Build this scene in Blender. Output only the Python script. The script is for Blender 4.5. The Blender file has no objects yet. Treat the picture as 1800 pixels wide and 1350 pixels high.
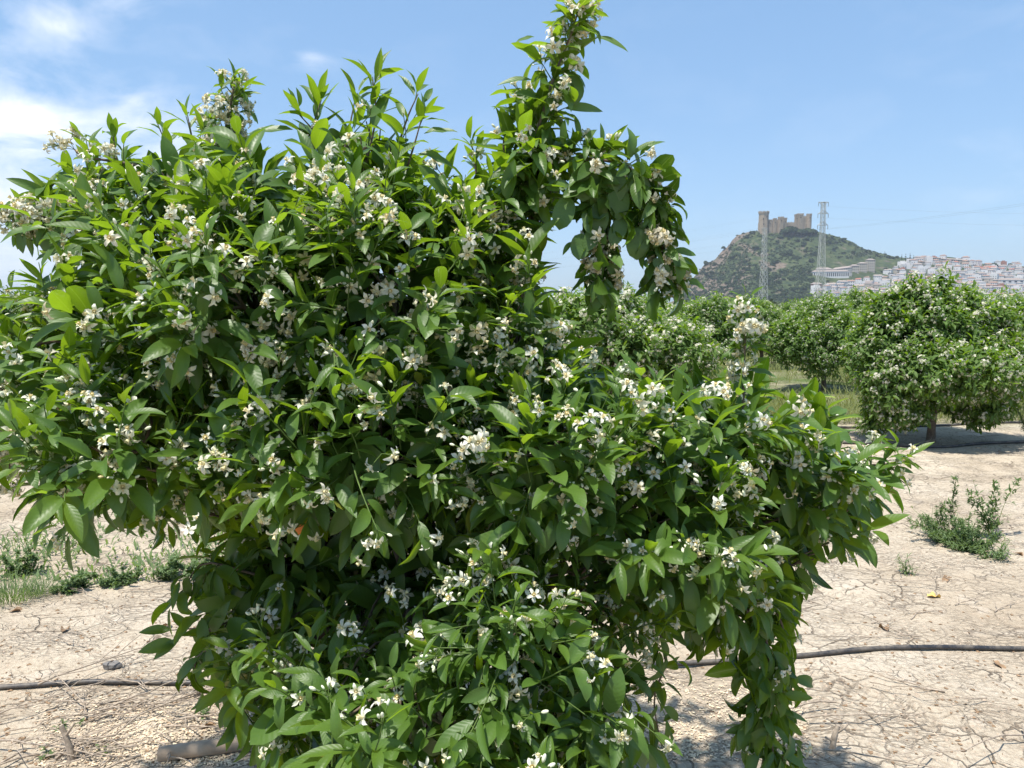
import bpy, math, random
import numpy as np
from mathutils import Vector, noise as mnoise

# ------------------------------------------------------------------ camera
FX = 1360.0; CU, CV = 900.0, 675.0; HOR = 548.0; CAMZ = 1.6
PITCH = math.atan((CV - HOR) / FX)
scene = bpy.context.scene
cam = bpy.data.cameras.new("camera")
cam.sensor_width = 36.0; cam.lens = 36.0 * FX / 1800.0
cam.clip_start = 0.05; cam.clip_end = 20000
cam_o = bpy.data.objects.new("camera", cam)
cam_o.location = (0, 0, CAMZ); cam_o.rotation_euler = (math.radians(90) - PITCH, 0, 0)
scene.collection.objects.link(cam_o); scene.camera = cam_o

# ------------------------------------------------------------------ light
SUN = np.array([-0.22, -0.22, 0.94]); SUN = SUN / np.linalg.norm(SUN)
SUN_EL = math.asin(SUN[2]); SUN_AZ = math.atan2(SUN[0], SUN[1])
sl = bpy.data.lights.new("sun", 'SUN'); sl.energy = 4.3; sl.angle = math.radians(1.5); sl.color = (1.0, 0.95, 0.87)
so = bpy.data.objects.new("sun", sl); scene.collection.objects.link(so)
so.rotation_euler = Vector(SUN).to_track_quat('Z', 'Y').to_euler()
so.location = (-20, 10, 60)

def cdir(u, v):
    a = (u - CU) / FX; b = -(v - CV) / FX
    d = np.array([a, math.cos(PITCH) + b * math.sin(PITCH), -math.sin(PITCH) + b * math.cos(PITCH)])
    return d
def P(u, v, d):
    """world point seen at photo position (u,v), at world distance y=d"""
    q = cdir(u, v); return np.array([0, 0, CAMZ]) + q * (d / q[1])
def G(u, v, z=0.0):
    q = cdir(u, v); t = (z - CAMZ) / q[2]; return np.array([0, 0, CAMZ]) + q * t

world = bpy.data.worlds.new("World"); scene.world = world; world.use_nodes = True
def build_world():
    nt = world.node_tree; N = nt.nodes; L = nt.links; N.clear()
    out = N.new('ShaderNodeOutputWorld'); bg = N.new('ShaderNodeBackground')
    sky = N.new('ShaderNodeTexSky'); sky.sky_type = 'NISHITA'; sky.sun_disc = False
    sky.sun_elevation = SUN_EL; sky.sun_rotation = SUN_AZ
    sky.air_density = 1.0; sky.dust_density = 1.2; sky.ozone_density = 1.6; sky.altitude = 100
    bg.inputs['Strength'].default_value = 0.108
    tc = N.new('ShaderNodeTexCoord')
    nrm = N.new('ShaderNodeVectorMath'); nrm.operation = 'NORMALIZE'; L.new(tc.outputs['Generated'], nrm.inputs[0])
    mp = N.new('ShaderNodeMapping'); mp.inputs['Scale'].default_value = (1, 1, 2.2); L.new(nrm.outputs[0], mp.inputs[0])
    nz = N.new('ShaderNodeTexNoise'); nz.inputs['Scale'].default_value = 8.5; nz.inputs['Detail'].default_value = 9
    nz.inputs['Roughness'].default_value = 0.6; nz.inputs['Distortion'].default_value = 0.35
    L.new(mp.outputs[0], nz.inputs['Vector'])
    def math_(op, a, b=None, clamp=False):
        m = N.new('ShaderNodeMath'); m.operation = op; m.use_clamp = clamp
        for i, x in enumerate((a, b)):
            if x is None: continue
            if isinstance(x, (int, float)): m.inputs[i].default_value = x
            else: L.new(x, m.inputs[i])
        return m.outputs[0]
    total = None
    # places in the sky where cloud stands (directions), with angular reach and strength
    for (u, v, reach, amp) in [(-10, 175, 0.045, .46), (-30, 230, 0.05, .44), (45, 205, 0.04, .4), (80, 235, .04, .3), (110, 12, 0.05, .12), (215, 8, 0.03, .34), (70, 25, .05, .16), (560, 103, .03, .2), (900, 560, .5, .12), (-100, 330, .25, .3),
                               (110, 45, .02, .4),
                               (250, 235, 0.06, .42), (235, 176, 0.014, .45), (545, 103, 0.014, .35), (-120, 430, 0.17, .5), (300, 330, .10, .3), (-900, 100, .35, .6),
                               (2900, 60, .3, .6)]:
        dv = cdir(u, v); dv = dv / np.linalg.norm(dv)
        dt = N.new('ShaderNodeVectorMath'); dt.operation = 'SUBTRACT'; L.new(nrm.outputs[0], dt.inputs[0]); dt.inputs[1].default_value = tuple(dv)
        sc_ = N.new('ShaderNodeVectorMath'); sc_.operation = 'MULTIPLY'; L.new(dt.outputs[0], sc_.inputs[0]); sc_.inputs[1].default_value = (1, 1, 1.7)
        ln = N.new('ShaderNodeVectorMath'); ln.operation = 'LENGTH'; L.new(sc_.outputs[0], ln.inputs[0])
        q = math_('DIVIDE', ln.outputs['Value'], reach); q = math_('POWER', q, 2.0); q = math_('MULTIPLY', q, -0.8); q = math_('EXPONENT', q)
        q = math_('MULTIPLY', q, amp)
        total = q if total is None else math_('ADD', total, q)
    # cloud density = envelope + noise
    n2 = math_('SUBTRACT', nz.outputs['Fac'], 0.5); n2 = math_('MULTIPLY', n2, 5.5)
    n3 = math_('ADD', n2, -0.05)
    env = math_('MULTIPLY', total, 1.0)
    dens = math_('MULTIPLY', math_('ADD', n3, env), env)
    dens = math_('MULTIPLY', dens, 0.6, True)
    dens = math_('MULTIPLY', dens, 0.9, True)
    mix = N.new('ShaderNodeMix'); mix.data_type = 'RGBA'
    # thin bright summer veil over the whole sky
    veil = N.new('ShaderNodeMix'); veil.data_type = 'RGBA'; veil.inputs[0].default_value = VEIL
    L.new(sky.outputs[0], veil.inputs[6]); veil.inputs[7].default_value = VEILC
    L.new(dens, mix.inputs[0]); L.new(veil.outputs[2], mix.inputs[6]); mix.inputs[7].default_value = (6.8, 7.1, 7.7, 1)
    L.new(mix.outputs[2], bg.inputs['Color']); L.new(bg.outputs[0], out.inputs['Surface'])
VEIL = 0.35; VEILC = (2.0, 4.1, 7.0, 1)
build_world()

scene.view_settings.view_transform = 'Standard'; scene.view_settings.look = 'None'
scene.view_settings.exposure = 0.66; scene.view_settings.gamma = 1.0
scene.render.engine = 'CYCLES'
cy = scene.cycles
cy.max_bounces = 8; cy.diffuse_bounces = 4; cy.glossy_bounces = 3; cy.transmission_bounces = 5; cy.volume_bounces = 0
cy.transparent_max_bounces = 8; cy.use_denoising = True; cy.caustics_reflective = False; cy.caustics_refractive = False
try: cy.denoiser = 'OPENIMAGEDENOISE'
except Exception: pass

# ------------------------------------------------------------------ helpers
col = scene.collection
rng = np.random.default_rng(7); random.seed(7)
def nrmv(a):
    a = np.asarray(a, float); return a / (np.linalg.norm(a, axis=-1, keepdims=True) + 1e-9)
def tag(o, label=None, cat=None, group=None, kind=None):
    if label: o['label'] = label
    if cat: o['category'] = cat
    if group: o['group'] = group
    if kind: o['kind'] = kind
    return o
def empty(name, loc=(0, 0, 0), rz=0.0, s=1.0):
    o = bpy.data.objects.new(name, None); o.location = tuple(float(x) for x in loc); o.rotation_euler = (0, 0, rz); o.scale = (s, s, s)
    o.empty_display_size = 0.1; col.objects.link(o); return o

class Acc:
    def __init__(s): s.V = []; s.F = []; s.M = []; s.n = 0; s.A = {}; s.S = []
    def add(s, V, F, mat=0, smooth=True, **attrs):
        V = np.asarray(V, float).reshape(-1, 3); F = np.asarray(F, int)
        s.V.append(V); s.F.append(F + s.n); s.M.append(np.full(len(F), mat)); s.S.append(np.full(len(F), smooth))
        for k, a in attrs.items():
            s.A.setdefault(k, []).append((s.n, np.broadcast_to(np.asarray(a, float), (len(V),)).copy()))
        s.n += len(V)
    def build(s, name, mats, parent=None, origin=None, link=True):
        V = np.concatenate(s.V); 
        if origin is not None: V = V - np.asarray(origin)
        me = bpy.data.meshes.new(name)
        sizes = np.concatenate([np.full(len(f), f.shape[1]) for f in s.F]); idx = np.concatenate([f.ravel() for f in s.F])
        me.vertices.add(len(V)); me.vertices.foreach_set('co', V.astype(np.float32).ravel())
        me.loops.add(len(idx)); me.loops.foreach_set('vertex_index', idx.astype(np.int32))
        me.polygons.add(len(sizes)); st = np.concatenate([[0], np.cumsum(sizes)[:-1]])
        me.polygons.foreach_set('loop_start', st.astype(np.int32)); me.polygons.foreach_set('loop_total', sizes.astype(np.int32))
        me.polygons.foreach_set('material_index', np.concatenate(s.M).astype(np.int32))
        me.polygons.foreach_set('use_smooth', np.concatenate(s.S).astype(bool))
        for k, lst in s.A.items():
            a = np.zeros(len(V), np.float32)
            for (o0, arr) in lst: a[o0:o0 + len(arr)] = arr
            at = me.attributes.new(k, 'FLOAT', 'POINT'); at.data.foreach_set('value', a)
        me.update(calc_edges=True); me.validate()
        if not isinstance(mats, (list, tuple)): mats = [mats]
        for m in mats: me.materials.append(m)
        o = bpy.data.objects.new(name, me)
        if link: col.objects.link(o)
        if parent is not None: o.parent = parent
        return o

BOXF = np.array([[0, 3, 2, 1], [4, 5, 6, 7], [0, 1, 5, 4], [1, 2, 6, 5], [2, 3, 7, 6], [3, 0, 4, 7]])
def boxv(x0, x1, y0, y1, z0, z1, tz=None):
    return np.array([[x0, y0, z0], [x1, y0, z0], [x1, y1, z0], [x0, y1, z0], [x0, y0, z1], [x1, y0, z1], [x1, y1, z1], [x0, y1, z1]], float)
def tube(acc, pts, rad, n=6, mat=0, cap=True, jit=0.0, **attrs):
    pts = np.asarray(pts, float); m = len(pts); rad = np.broadcast_to(np.asarray(rad, float), (m,))
    T = np.gradient(pts, axis=0); T = nrmv(T)
    ref = np.array([0.31, 0.2, 0.93]); 
    if abs(T[0] @ ref) > .93: ref = np.array([1, 0.1, 0])
    A = []
    a = nrmv(np.cross(T[0], ref))
    for i in range(m):
        a = a - T[i] * (a @ T[i]); a = nrmv(a); A.append(a)
    A = np.array(A); B = np.cross(T, A)
    th = np.arange(n) * 2 * math.pi / n
    R = rad[:, None] * (1 + (rng.normal(0, jit, (m, n)) if jit else 0))
    V = pts[:, None, :] + R[..., None] * (np.cos(th)[None, :, None] * A[:, None, :] + np.sin(th)[None, :, None] * B[:, None, :])
    i = np.arange(m - 1)[:, None] * n; j = np.arange(n)[None, :]; j2 = (j + 1) % n
    F = np.stack([i + j, i + j2, i + n + j2, i + n + j], -1).reshape(-1, 4)
    acc.add(V.reshape(-1, 3), F, mat, **attrs)
    if cap:
        for e in (0, m - 1):
            c = V[e]; acc.add(np.concatenate([c, pts[e][None]]), [[k, (k + 1) % n, n] if e else [(k + 1) % n, k, n] for k in range(n)], mat, smooth=False, **attrs)
def spline(pts, n):
    """Catmull-Rom through pts -> n points"""
    p = np.asarray(pts, float); k = len(p)
    if k == 2: t = np.linspace(0, 1, n)[:, None]; return p[0] * (1 - t) + p[1] * t
    q = np.concatenate([[2 * p[0] - p[1]], p, [2 * p[-1] - p[-2]]]); out = []
    for s_ in np.linspace(0, k - 1 - 1e-6, n):
        i = int(s_); t = s_ - i; a, b, c, d = q[i:i + 4]
        out.append(.5 * ((2 * b) + (-a + c) * t + (2 * a - 5 * b + 4 * c - d) * t * t + (-a + 3 * b - 3 * c + d) * t ** 3))
    return np.array(out)

# ------------------------------------------------------------------ materials
class NT:
    def __init__(s, name):
        s.m = bpy.data.materials.new(name); s.m.use_nodes = True; s.t = s.m.node_tree; s.t.nodes.clear()
        s.out = s.n('ShaderNodeOutputMaterial')
    def n(s, ty, **kw):
        x = s.t.nodes.new(ty)
        for k, v in kw.items(): setattr(x, k, v)
        return x
    def l(s, a, b): s.t.links.new(a, b)
    def set(s, sock, v):
        if hasattr(v, 'is_linked') or isinstance(v, bpy.types.NodeSocket): s.l(v, sock)
        elif isinstance(v, (tuple, list)) and len(v) == 3 and sock.type == 'RGBA': sock.default_value = (*v, 1)
        else: sock.default_value = v
    def math(s, op, a, b=0.0, clamp=False):
        x = s.n('ShaderNodeMath', operation=op, use_clamp=clamp); s.set(x.inputs[0], a); s.set(x.inputs[1], b); return x.outputs[0]
    def mix(s, f, a, b, blend='MIX'):
        x = s.n('ShaderNodeMix', data_type='RGBA', blend_type=blend); s.set(x.inputs[0], f); s.set(x.inputs[6], a); s.set(x.inputs[7], b); return x.outputs[2]
    def attr(s, nm): return s.n('ShaderNodeAttribute', attribute_name=nm).outputs['Fac']
    def noise(s, vec, scale, detail=4, rough=.55, dist=0.0):
        x = s.n('ShaderNodeTexNoise'); 
        if vec is not None: s.l(vec, x.inputs['Vector'])
        x.inputs['Scale'].default_value = scale; x.inputs['Detail'].default_value = detail; x.inputs['Roughness'].default_value = rough
        x.inputs['Distortion'].default_value = dist; return x.outputs['Fac']
    def ramp(s, f, stops, interp='LINEAR'):
        x = s.n('ShaderNodeValToRGB'); x.color_ramp.interpolation = interp; e = x.color_ramp.elements
        while len(e) < len(stops): e.new(0.5)
        for k, (p, c) in enumerate(stops): e[k].position = p; e[k].color = (*c, 1) if not isinstance(c, (int, float)) else (c, c, c, 1)
        s.l(f, x.inputs[0]); return x.outputs[0]
    def pos(s): return s.n('ShaderNodeNewGeometry').outputs['Position']
    def obj(s): return s.n('ShaderNodeTexCoord').outputs['Object']
    def bump(s, h, strength=.5, dist=.01, normal=None):
        x = s.n('ShaderNodeBump'); x.inputs['Strength'].default_value = strength; x.inputs['Distance'].default_value = dist; s.l(h, x.inputs['Height'])
        if normal is not None: s.l(normal, x.inputs['Normal'])
        return x.outputs[0]
    def bsdf(s, color, rough=.6, spec=.5, normal=None, **kw):
        x = s.n('ShaderNodeBsdfPrincipled'); s.set(x.inputs['Base Color'], color); s.set(x.inputs['Roughness'], rough)
        s.set(x.inputs['Specular IOR Level'], spec)
        for k, v in kw.items(): s.set(x.inputs[k], v)
        if normal is not None: s.l(normal, x.inputs['Normal'])
        return x.outputs[0]
    def done(s, sh): s.l(sh, s.out.inputs['Surface']); return s.m

def leaf_material(name, young, old, back, tyoung, told, gloss=.30, vein=True, tmix=(.38, .16)):
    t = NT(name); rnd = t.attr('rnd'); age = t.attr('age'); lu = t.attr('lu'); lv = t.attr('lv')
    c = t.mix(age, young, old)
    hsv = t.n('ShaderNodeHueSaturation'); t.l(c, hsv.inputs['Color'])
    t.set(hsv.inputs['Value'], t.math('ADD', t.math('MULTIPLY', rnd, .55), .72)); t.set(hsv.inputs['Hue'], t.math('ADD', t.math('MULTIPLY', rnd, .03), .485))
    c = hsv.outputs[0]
    au = t.math('ABSOLUTE', lu)
    if vein:
        n1 = t.noise(t.pos(), 60, 3)
        c = t.mix(t.math('MULTIPLY', n1, .35), c, (.09, .155, .025))
        rib = t.math('LESS_THAN', au, .07)
        c = t.mix(t.math('MULTIPLY', rib, .45), c, (.28, .38, .10))
    c = t.mix(t.math('MULTIPLY', t.math('GREATER_THAN', rnd, .96), .7), c, (.26, .24, .05))
    geo = t.n('ShaderNodeNewGeometry')
    c2 = t.mix(geo.outputs['Backfacing'], c, back)
    norm = None
    if vein:
        w = t.math('SINE', t.math('MULTIPLY', t.math('SUBTRACT', lv, t.math('MULTIPLY', au, .16)), 62.0))
        h = t.math('ADD', t.math('MULTIPLY', w, .35), t.noise(t.pos(), 45, 2))
        norm = t.bump(h, .16, .0014)
    rough = t.math('ADD', t.math('MULTIPLY', geo.outputs['Backfacing'], .3), gloss)
    b = t.bsdf(c2, rough, .52, norm)
    tr = t.n('ShaderNodeBsdfTranslucent'); t.l(t.mix(age, tyoung, told), tr.inputs['Color'])
    mx = t.n('ShaderNodeMixShader'); t.set(mx.inputs[0], t.math('ADD', t.math('MULTIPLY', age, tmix[1] - tmix[0]), tmix[0]))
    t.l(b, mx.inputs[1]); t.l(tr.outputs[0], mx.inputs[2]); return t.done(mx.outputs[0])
M = {}
M['leaf'] = leaf_material('citrus_leaf', (.135, .235, .012), (.014, .048, .010), (.075, .145, .024), (.36, .56, .02), (.20, .38, .016), gloss=.15)  # old-leaf green deepened further to stand in for shade on the arch leaves
M['leaf_far'] = leaf_material('citrus_leaf_far', (.13, .225, .015), (.02, .06, .012), (.09, .16, .03), (.34, .54, .02), (.16, .33, .015), gloss=.38, vein=False)
M['weed'] = leaf_material('weed_leaf', (.17, .25, .06), (.10, .17, .065), (.13, .19, .08), (.30, .45, .08), (.2, .32, .08), gloss=.6, vein=False)
M['dryweed'] = leaf_material('dry_weed', (.20, .24, .06), (.09, .16, .04), (.16, .19, .07), (.4, .4, .1), (.3, .34, .08), gloss=.7, vein=False)

def simple(name, color, rough=.7, var=.25, scale=30, bump=0, bdist=.002, spec=.3):
    t = NT(name); n = t.noise(t.obj(), scale, 5)
    d = tuple(x * (1 - var) for x in color); e = tuple(min(1, x * (1 + var)) for x in color)
    c = t.ramp(n, [(.3, d), (.7, e)])
    return t.done(t.bsdf(c, rough, spec, t.bump(n, bump, bdist) if bump else None))
def petal_mat():
    t = NT('petal'); rnd = t.attr('rnd'); age = t.attr('age')
    c = t.mix(rnd, (.88, .89, .80), (.85, .84, .68)); c = t.mix(age, c, (.66, .56, .35))
    b = t.bsdf(c, .5, .4, **{'Subsurface Weight': 0.0})
    tr = t.n('ShaderNodeBsdfTranslucent'); t.l(t.mix(age, (.85, .84, .7), (.6, .5, .3)), tr.inputs['Color'])
    mx = t.n('ShaderNodeMixShader'); mx.inputs[0].default_value = .32; t.l(b, mx.inputs[1]); t.l(tr.outputs[0], mx.inputs[2]); return t.done(mx.outputs[0])
M['petal'] = petal_mat()
M['bud'] = simple('flower_bud', (.72, .74, .55), .5, .12, 40)
M['stamen'] = simple('stamen', (.78, .68, .38), .6, .2, 200)
M['stem'] = simple('green_stem', (.10, .16, .035), .6, .2, 60)
M['bark'] = simple('citrus_bark', (.15, .115, .085), .9, .4, 40, .8, .004)
M['twig'] = simple('dry_twig_bark', (.36, .295, .23), .9, .4, 60, .5, .002)
M['orange'] = simple('orange_peel', (.75, .20, .015), .45, .08, 160, .4, .001, .5)

# ------------------------------------------------------------------ leaf meshes
def leaves_mesh(acc, B, D, Nn, Ln, W, curl, fold, age, rnd, shape, rows=8, cross=5, wave=None, mat=0):
    B = np.asarray(B, float); n = len(B)
    if n == 0: return
    D = nrmv(D); Nn = np.asarray(Nn, float); Nn = nrmv(Nn - D * np.sum(Nn * D, -1, keepdims=True)); S = np.cross(D, Nn)
    Ln, W, curl, fold, age, rnd, shape = [np.broadcast_to(np.asarray(x, float), (n,)) for x in (Ln, W, curl, fold, age, rnd, shape)]
    t = np.linspace(0, 1, rows)
    pw = (1.05 - .35 * shape)[:, None]; qw = (1.45 - .85 * shape)[:, None]
    tt = np.clip(t, 0, 1)[None, :]
    w = (tt ** (pw * .75)) * ((1 - tt) ** (qw * .8)); w = w / w.max(axis=1, keepdims=True)
    w[:, 0] = .04; w[:, -1] = .0 + .015
    c = np.where(np.abs(curl) < .02, .02, curl)[:, None]
    X = np.sin(c * tt) / c; Z = -(1 - np.cos(c * tt)) / c
    # leaf petiole: shift leaf outward a bit
    s = np.linspace(-1, 1, cross)
    hw = (w * W[:, None] * .5)
    fo = fold[:, None, None]
    lat = hw[:, :, None] * s[None, None, :] * np.cos(fo)
    lift = hw[:, :, None] * (np.abs(s) ** 1.3)[None, None, :] * np.sin(fo)
    if wave is None: wave = rng.uniform(0, .10, n)
    ph = rng.uniform(0, 6.28, n)
    lift = lift + (np.abs(s)[None, None, :] * hw[:, :, None]) * (wave[:, None] * 2 * np.sin(tt * 11 + ph[:, None]))[:, :, None]
    # local frame bends along the length
    cs = np.cos(c * tt); sn = np.sin(c * tt)
    Tn = Nn[:, None, :] * cs[..., None] + D[:, None, :] * sn[..., None]
    ctr = B[:, None, :] + (D[:, None, :] * X[..., None] + Nn[:, None, :] * Z[..., None]) * Ln[:, None, None]
    V = ctr[:, :, None, :] + S[:, None, None, :] * lat[..., None] + Tn[:, :, None, :] * lift[..., None]
    k = rows * cross
    i = np.arange(rows - 1)[:, None] * cross; j = np.arange(cross - 1)[None, :]
    f = np.stack([i + j, i + j + 1, i + cross + j + 1, i + cross + j], -1).reshape(-1, 4)
    f = f[:, ::-1]
    F = (f[None] + (np.arange(n) * k)[:, None, None]).reshape(-1, 4)
    rep = lambda a: np.repeat(a, k)
    lu = np.tile(np.tile(s, rows), n); lv = np.tile(np.repeat(t, cross), n)
    acc.add(V.reshape(-1, 3), F, mat, rnd=rep(rnd), age=rep(age), lu=lu, lv=lv)

class Leaves:
    def __init__(s): s.r = []
    def add(s, b, d, n, L, W, curl, fold, age, shape): s.r.append((*b, *d, *n, L, W, curl, fold, age, shape, random.random()))
    def mesh(s, acc, rows=8, cross=5, mat=0):
        a = np.array(s.r)
        leaves_mesh(acc, a[:, 0:3], a[:, 3:6], a[:, 6:9], a[:, 9], a[:, 10], a[:, 11], a[:, 12], a[:, 13], a[:, 15], a[:, 14], rows, cross, mat=mat)

UP = np.array([0, 0, 1.0])
def perp(d):
    a = np.cross(d, [0.3, 0.5, 0.81]) if abs(d[2]) < .9 else np.cross(d, [1, 0, 0]); a = nrmv(a); return a, np.cross(d, a)
def shoot(lv, st, p, d, length, nleaf, size, age, droop=.25, spread=(80, 28), shape=.2, ratio=.265, stem_r=.0016):
    """one twig with its spiral of leaves; returns the tip point and direction"""
    d = nrmv(d); side = nrmv(np.cross(d, UP) + 1e-3)
    pts = [np.array(p, float)]; dd = d.copy(); k = 4; q = nrmv(rng.normal(0, 1, 3)) * .12
    for i in range(k): dd = nrmv(dd + q + UP * (.05 - droop * .22)); pts.append(pts[-1] + dd * length / k)
    pts = np.array(pts); dirs = nrmv(np.gradient(pts, axis=0))
    if st is not None: st.append((pts, stem_r))
    ph = random.random() * 6.28
    for i in range(nleaf):
        f = (i + .5 + random.uniform(-.3, .3)) / nleaf; f = min(max(f * .95 + .05, 0), 1)
        x = f * k; a = min(int(x), k - 1); w = x - a; b = pts[a] * (1 - w) + pts[a + 1] * w; sd = dirs[min(a + 1, k)]
        a1, a2 = perp(sd); ph += 2.4 + random.uniform(-.35, .35); rad = a1 * math.cos(ph) + a2 * math.sin(ph)
        al = math.radians(spread[0] + (spread[1] - spread[0]) * f + random.uniform(-14, 14))
        ld = sd * math.cos(al) + rad * math.sin(al)
        ld = nrmv(ld - UP * droop * random.uniform(.1, 1.1) + rng.normal(0, .08, 3))
        nn = sd * .65 + UP * .75 + rng.normal(0, .22, 3)
        L = size * random.uniform(.68, 1.18) * (1 - .35 * max(0, f - .75) * 4 * .6)
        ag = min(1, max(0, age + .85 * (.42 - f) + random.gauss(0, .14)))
        sh = min(1, max(0, shape + random.uniform(-.15, .25)))
        lv.add(b + ld * .008, ld, nn, L, L * (ratio + .25 * sh) * random.uniform(.85, 1.15), random.uniform(.1, 1.15) * (1 + droop), random.uniform(.12, .55), ag, sh)
    return pts[-1], dirs[-1]

# ------------------------------------------------------------------ flowers
def flower_template():
    """five thick recurved petals round a cream stamen crown; unit = 1 cm-ish radius, axis +Z"""
    a = []
    V, F = [], []
    n0 = 0
    rows = 5
    for k in range(5):
        th = k * 2 * math.pi / 5; r = np.array([math.cos(th), math.sin(th), 0]); s = np.array([-math.sin(th), math.cos(th), 0])
        ts = np.linspace(0, 1, rows); wd = np.array([.13, .20, .25, .20, .05])
        rad = .10 + ts * 1.0 - .12 * ts ** 3; z = .05 + .42 * np.sin(ts * 1.9) * .8 - .5 * ts ** 2.2
        for i in range(rows):
            for j, sx in enumerate((-1, 0, 1)):
                V.append(r * rad[i] + s * wd[i] * sx + np.array([0, 0, z[i] + abs(sx) * .09]))
        for i in range(rows - 1):
            for j in range(2): b = n0 + i * 3 + j; F.append([b, b + 3, b + 4, b + 1])
        n0 += rows * 3
    a.append((np.array(V), np.array(F), 0))
    V, F = [], []; n = 8
    for i, (z, rr) in enumerate([(0, .12), (.35, .15), (.62, .22)]):
        for k in range(n): th = k * 2 * math.pi / n; q = rr * (1 + (.25 if (k % 2 and i == 2) else 0)); V.append([q * math.cos(th), q * math.sin(th), z + (.08 if (k % 2 and i == 2) else 0)])
    for i in range(2):
        for k in range(n): F.append([i * n + k, i * n + (k + 1) % n, (i + 1) * n + (k + 1) % n, (i + 1) * n + k])
    a.append((np.array(V), np.array(F), 1))
    V = [[0, 0, .72]]; 
    for k in range(5): th = k * 2 * math.pi / 5; V.append([.1 * math.cos(th), .1 * math.sin(th), .6])
    a.append((np.array(V), np.array([[0, 1 + k, 1 + (k + 1) % 5] for k in range(5)]), 1))
    return a
def ellip(n=7, m=5, rx=.3, rz=.62):
    V = []; F = []
    for i in range(m + 1):
        ph = math.pi * i / m
        for k in range(n): th = 2 * math.pi * k / n; V.append([rx * math.sin(ph) * math.cos(th), rx * math.sin(ph) * math.sin(th), -rz * math.cos(ph)])
    for i in range(m):
        for k in range(n): F.append([i * n + k, i * n + (k + 1) % n, (i + 1) * n + (k + 1) % n, (i + 1) * n + k])
    return np.array(V), np.array(F)
FT = flower_template(); BT = ellip()
def frame(z):
    z = nrmv(z); a, b = perp(z); t = random.random() * 6.28; x = a * math.cos(t) + b * math.sin(t); return np.stack([x, np.cross(z, x), z])
def put_flower(acc, p, z, r, age, lod=0):
    R = frame(z); close = random.choice([1, 1, .9, .65])
    rn = random.random()
    for (V, F, m) in FT[:(3 if lod == 0 else 1)]:
        W = V.copy()
        if m == 0:
            W[:, :2] *= close; W[:, 2] += (1 - close) * np.linalg.norm(V[:, :2], axis=1) * 1.0
            W = W + rng.normal(0, .035, W.shape) + (np.repeat(rng.normal(0, .12, (5, 1)), 15, 0) * np.array([[0, 0, 1]]) * np.linalg.norm(V[:, :2], axis=1, keepdims=True))
        acc.add((W * r) @ R + p, F, m, rnd=rn, age=age)
def put_bud(acc, p, z, r, age):
    R = frame(z); acc.add((BT[0] * r) @ R + p, BT[1], 2, rnd=random.random(), age=age)
class Cluster: pass
def cluster(p, d, n, nb, age=0.1, spread=.022, fr=.0185, lod=0):
    """blossom cluster at a twig tip: returns its Acc"""
    acc = Acc(); p = np.asarray(p, float); d = nrmv(d)
    for i in range(n + nb):
        q = nrmv(d * 1.0 + rng.normal(0, .75, 3) - UP * .1); e = p + q * spread * random.uniform(.7, 1.5)
        if lod == 0:
            tube(acc, np.array([p, (p + e) / 2 + rng.normal(0, .001, 3), e]), .0009, 3, 3, cap=False, rnd=.5, age=0)
        if i < n: put_flower(acc, e, q + nrmv(rng.normal(0, 1, 3)) * .4, fr * random.uniform(.8, 1.15), min(1, max(0, age + random.gauss(0, .12))), lod)
        else: put_bud(acc, e + q * .004, q, .0115 * random.uniform(.55, 1.15), age)
    c = Cluster(); c.acc = acc; c.p = p; c.n = n + nb * .5; return c
FM = lambda: [M['petal'], M['stamen'], M['bud'], M['stem']]
# ------------------------------------------------------------------ main orange tree
def lobe(u, v, d, ru, rv, rd): return (P(u, v, d), np.array([ru * d / FX, rd, rv * d / FX]))
LOBES = [lobe(*a) for a in [
    (215, 440, 2.10, 180, 150, .30), (120, 325, 2.15, 80, 62, .16), (330, 340, 2.15, 130, 100, .24), (560, 330, 2.05, 170, 110, .32), (640, 260, 2.05, 90, 90, .2),
    (110, 640, 1.90, 140, 120, .30), (250, 790, 1.70, 205, 120, .30), (430, 540, 1.80, 250, 190, .36), (690, 520, 1.85, 200, 200, .38),
    (640, 760, 1.72, 270, 150, .34), (860, 420, 2.05, 100, 140, .22), (900, 600, 1.95, 120, 120, .26), (960, 800, 1.72, 180, 140, .30),
    (1150, 740, 1.90, 190, 90, .30), (1370, 790, 2.05, 165, 100, .28), (1470, 850, 2.10, 90, 85, .20), (1140, 900, 1.78, 190, 140, .30),
    (1400, 940, 2.05, 110, 75, .22),
    (1230, 1040, 1.85, 105, 90, .20), (1310, 1085, 1.95, 70, 60, .15), (905, 380, 1.98, 55, 90, .14), (950, 290, 1.95, 42, 60, .11),
    (520, 960, 2.05, 110, 80, .2), (420, 1070, 2.05, 95, 75, .22), (450, 1190, 1.75, 80, 95, .22),
    (700, 1250, 1.44, 250, 90, .28), (900, 1120, 1.48, 95, 130, .22), (1040, 1190, 1.58, 110, 140, .22), (820, 1390, 1.38, 300, 110, .28),
    (560, 1200, 1.55, 140, 70, .22), (760, 1020, 2.0, 170, 60, .2)]]
BACK = [lobe(*a) for a in [(250, 480, 2.37, 260, 150, .35), (600, 420, 2.47, 260, 170, .4), (330, 720, 2.42, 330, 170, .45), (800, 640, 2.57, 260, 190, .45),
    (1050, 800, 2.37, 240, 130, .38), (1250, 850, 2.22, 220, 120, .3), (620, 860, 2.62, 380, 110, .4), (560, 1040, 2.52, 170, 90, .3), (950, 1020, 2.37, 230, 120, .3)]]
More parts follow.
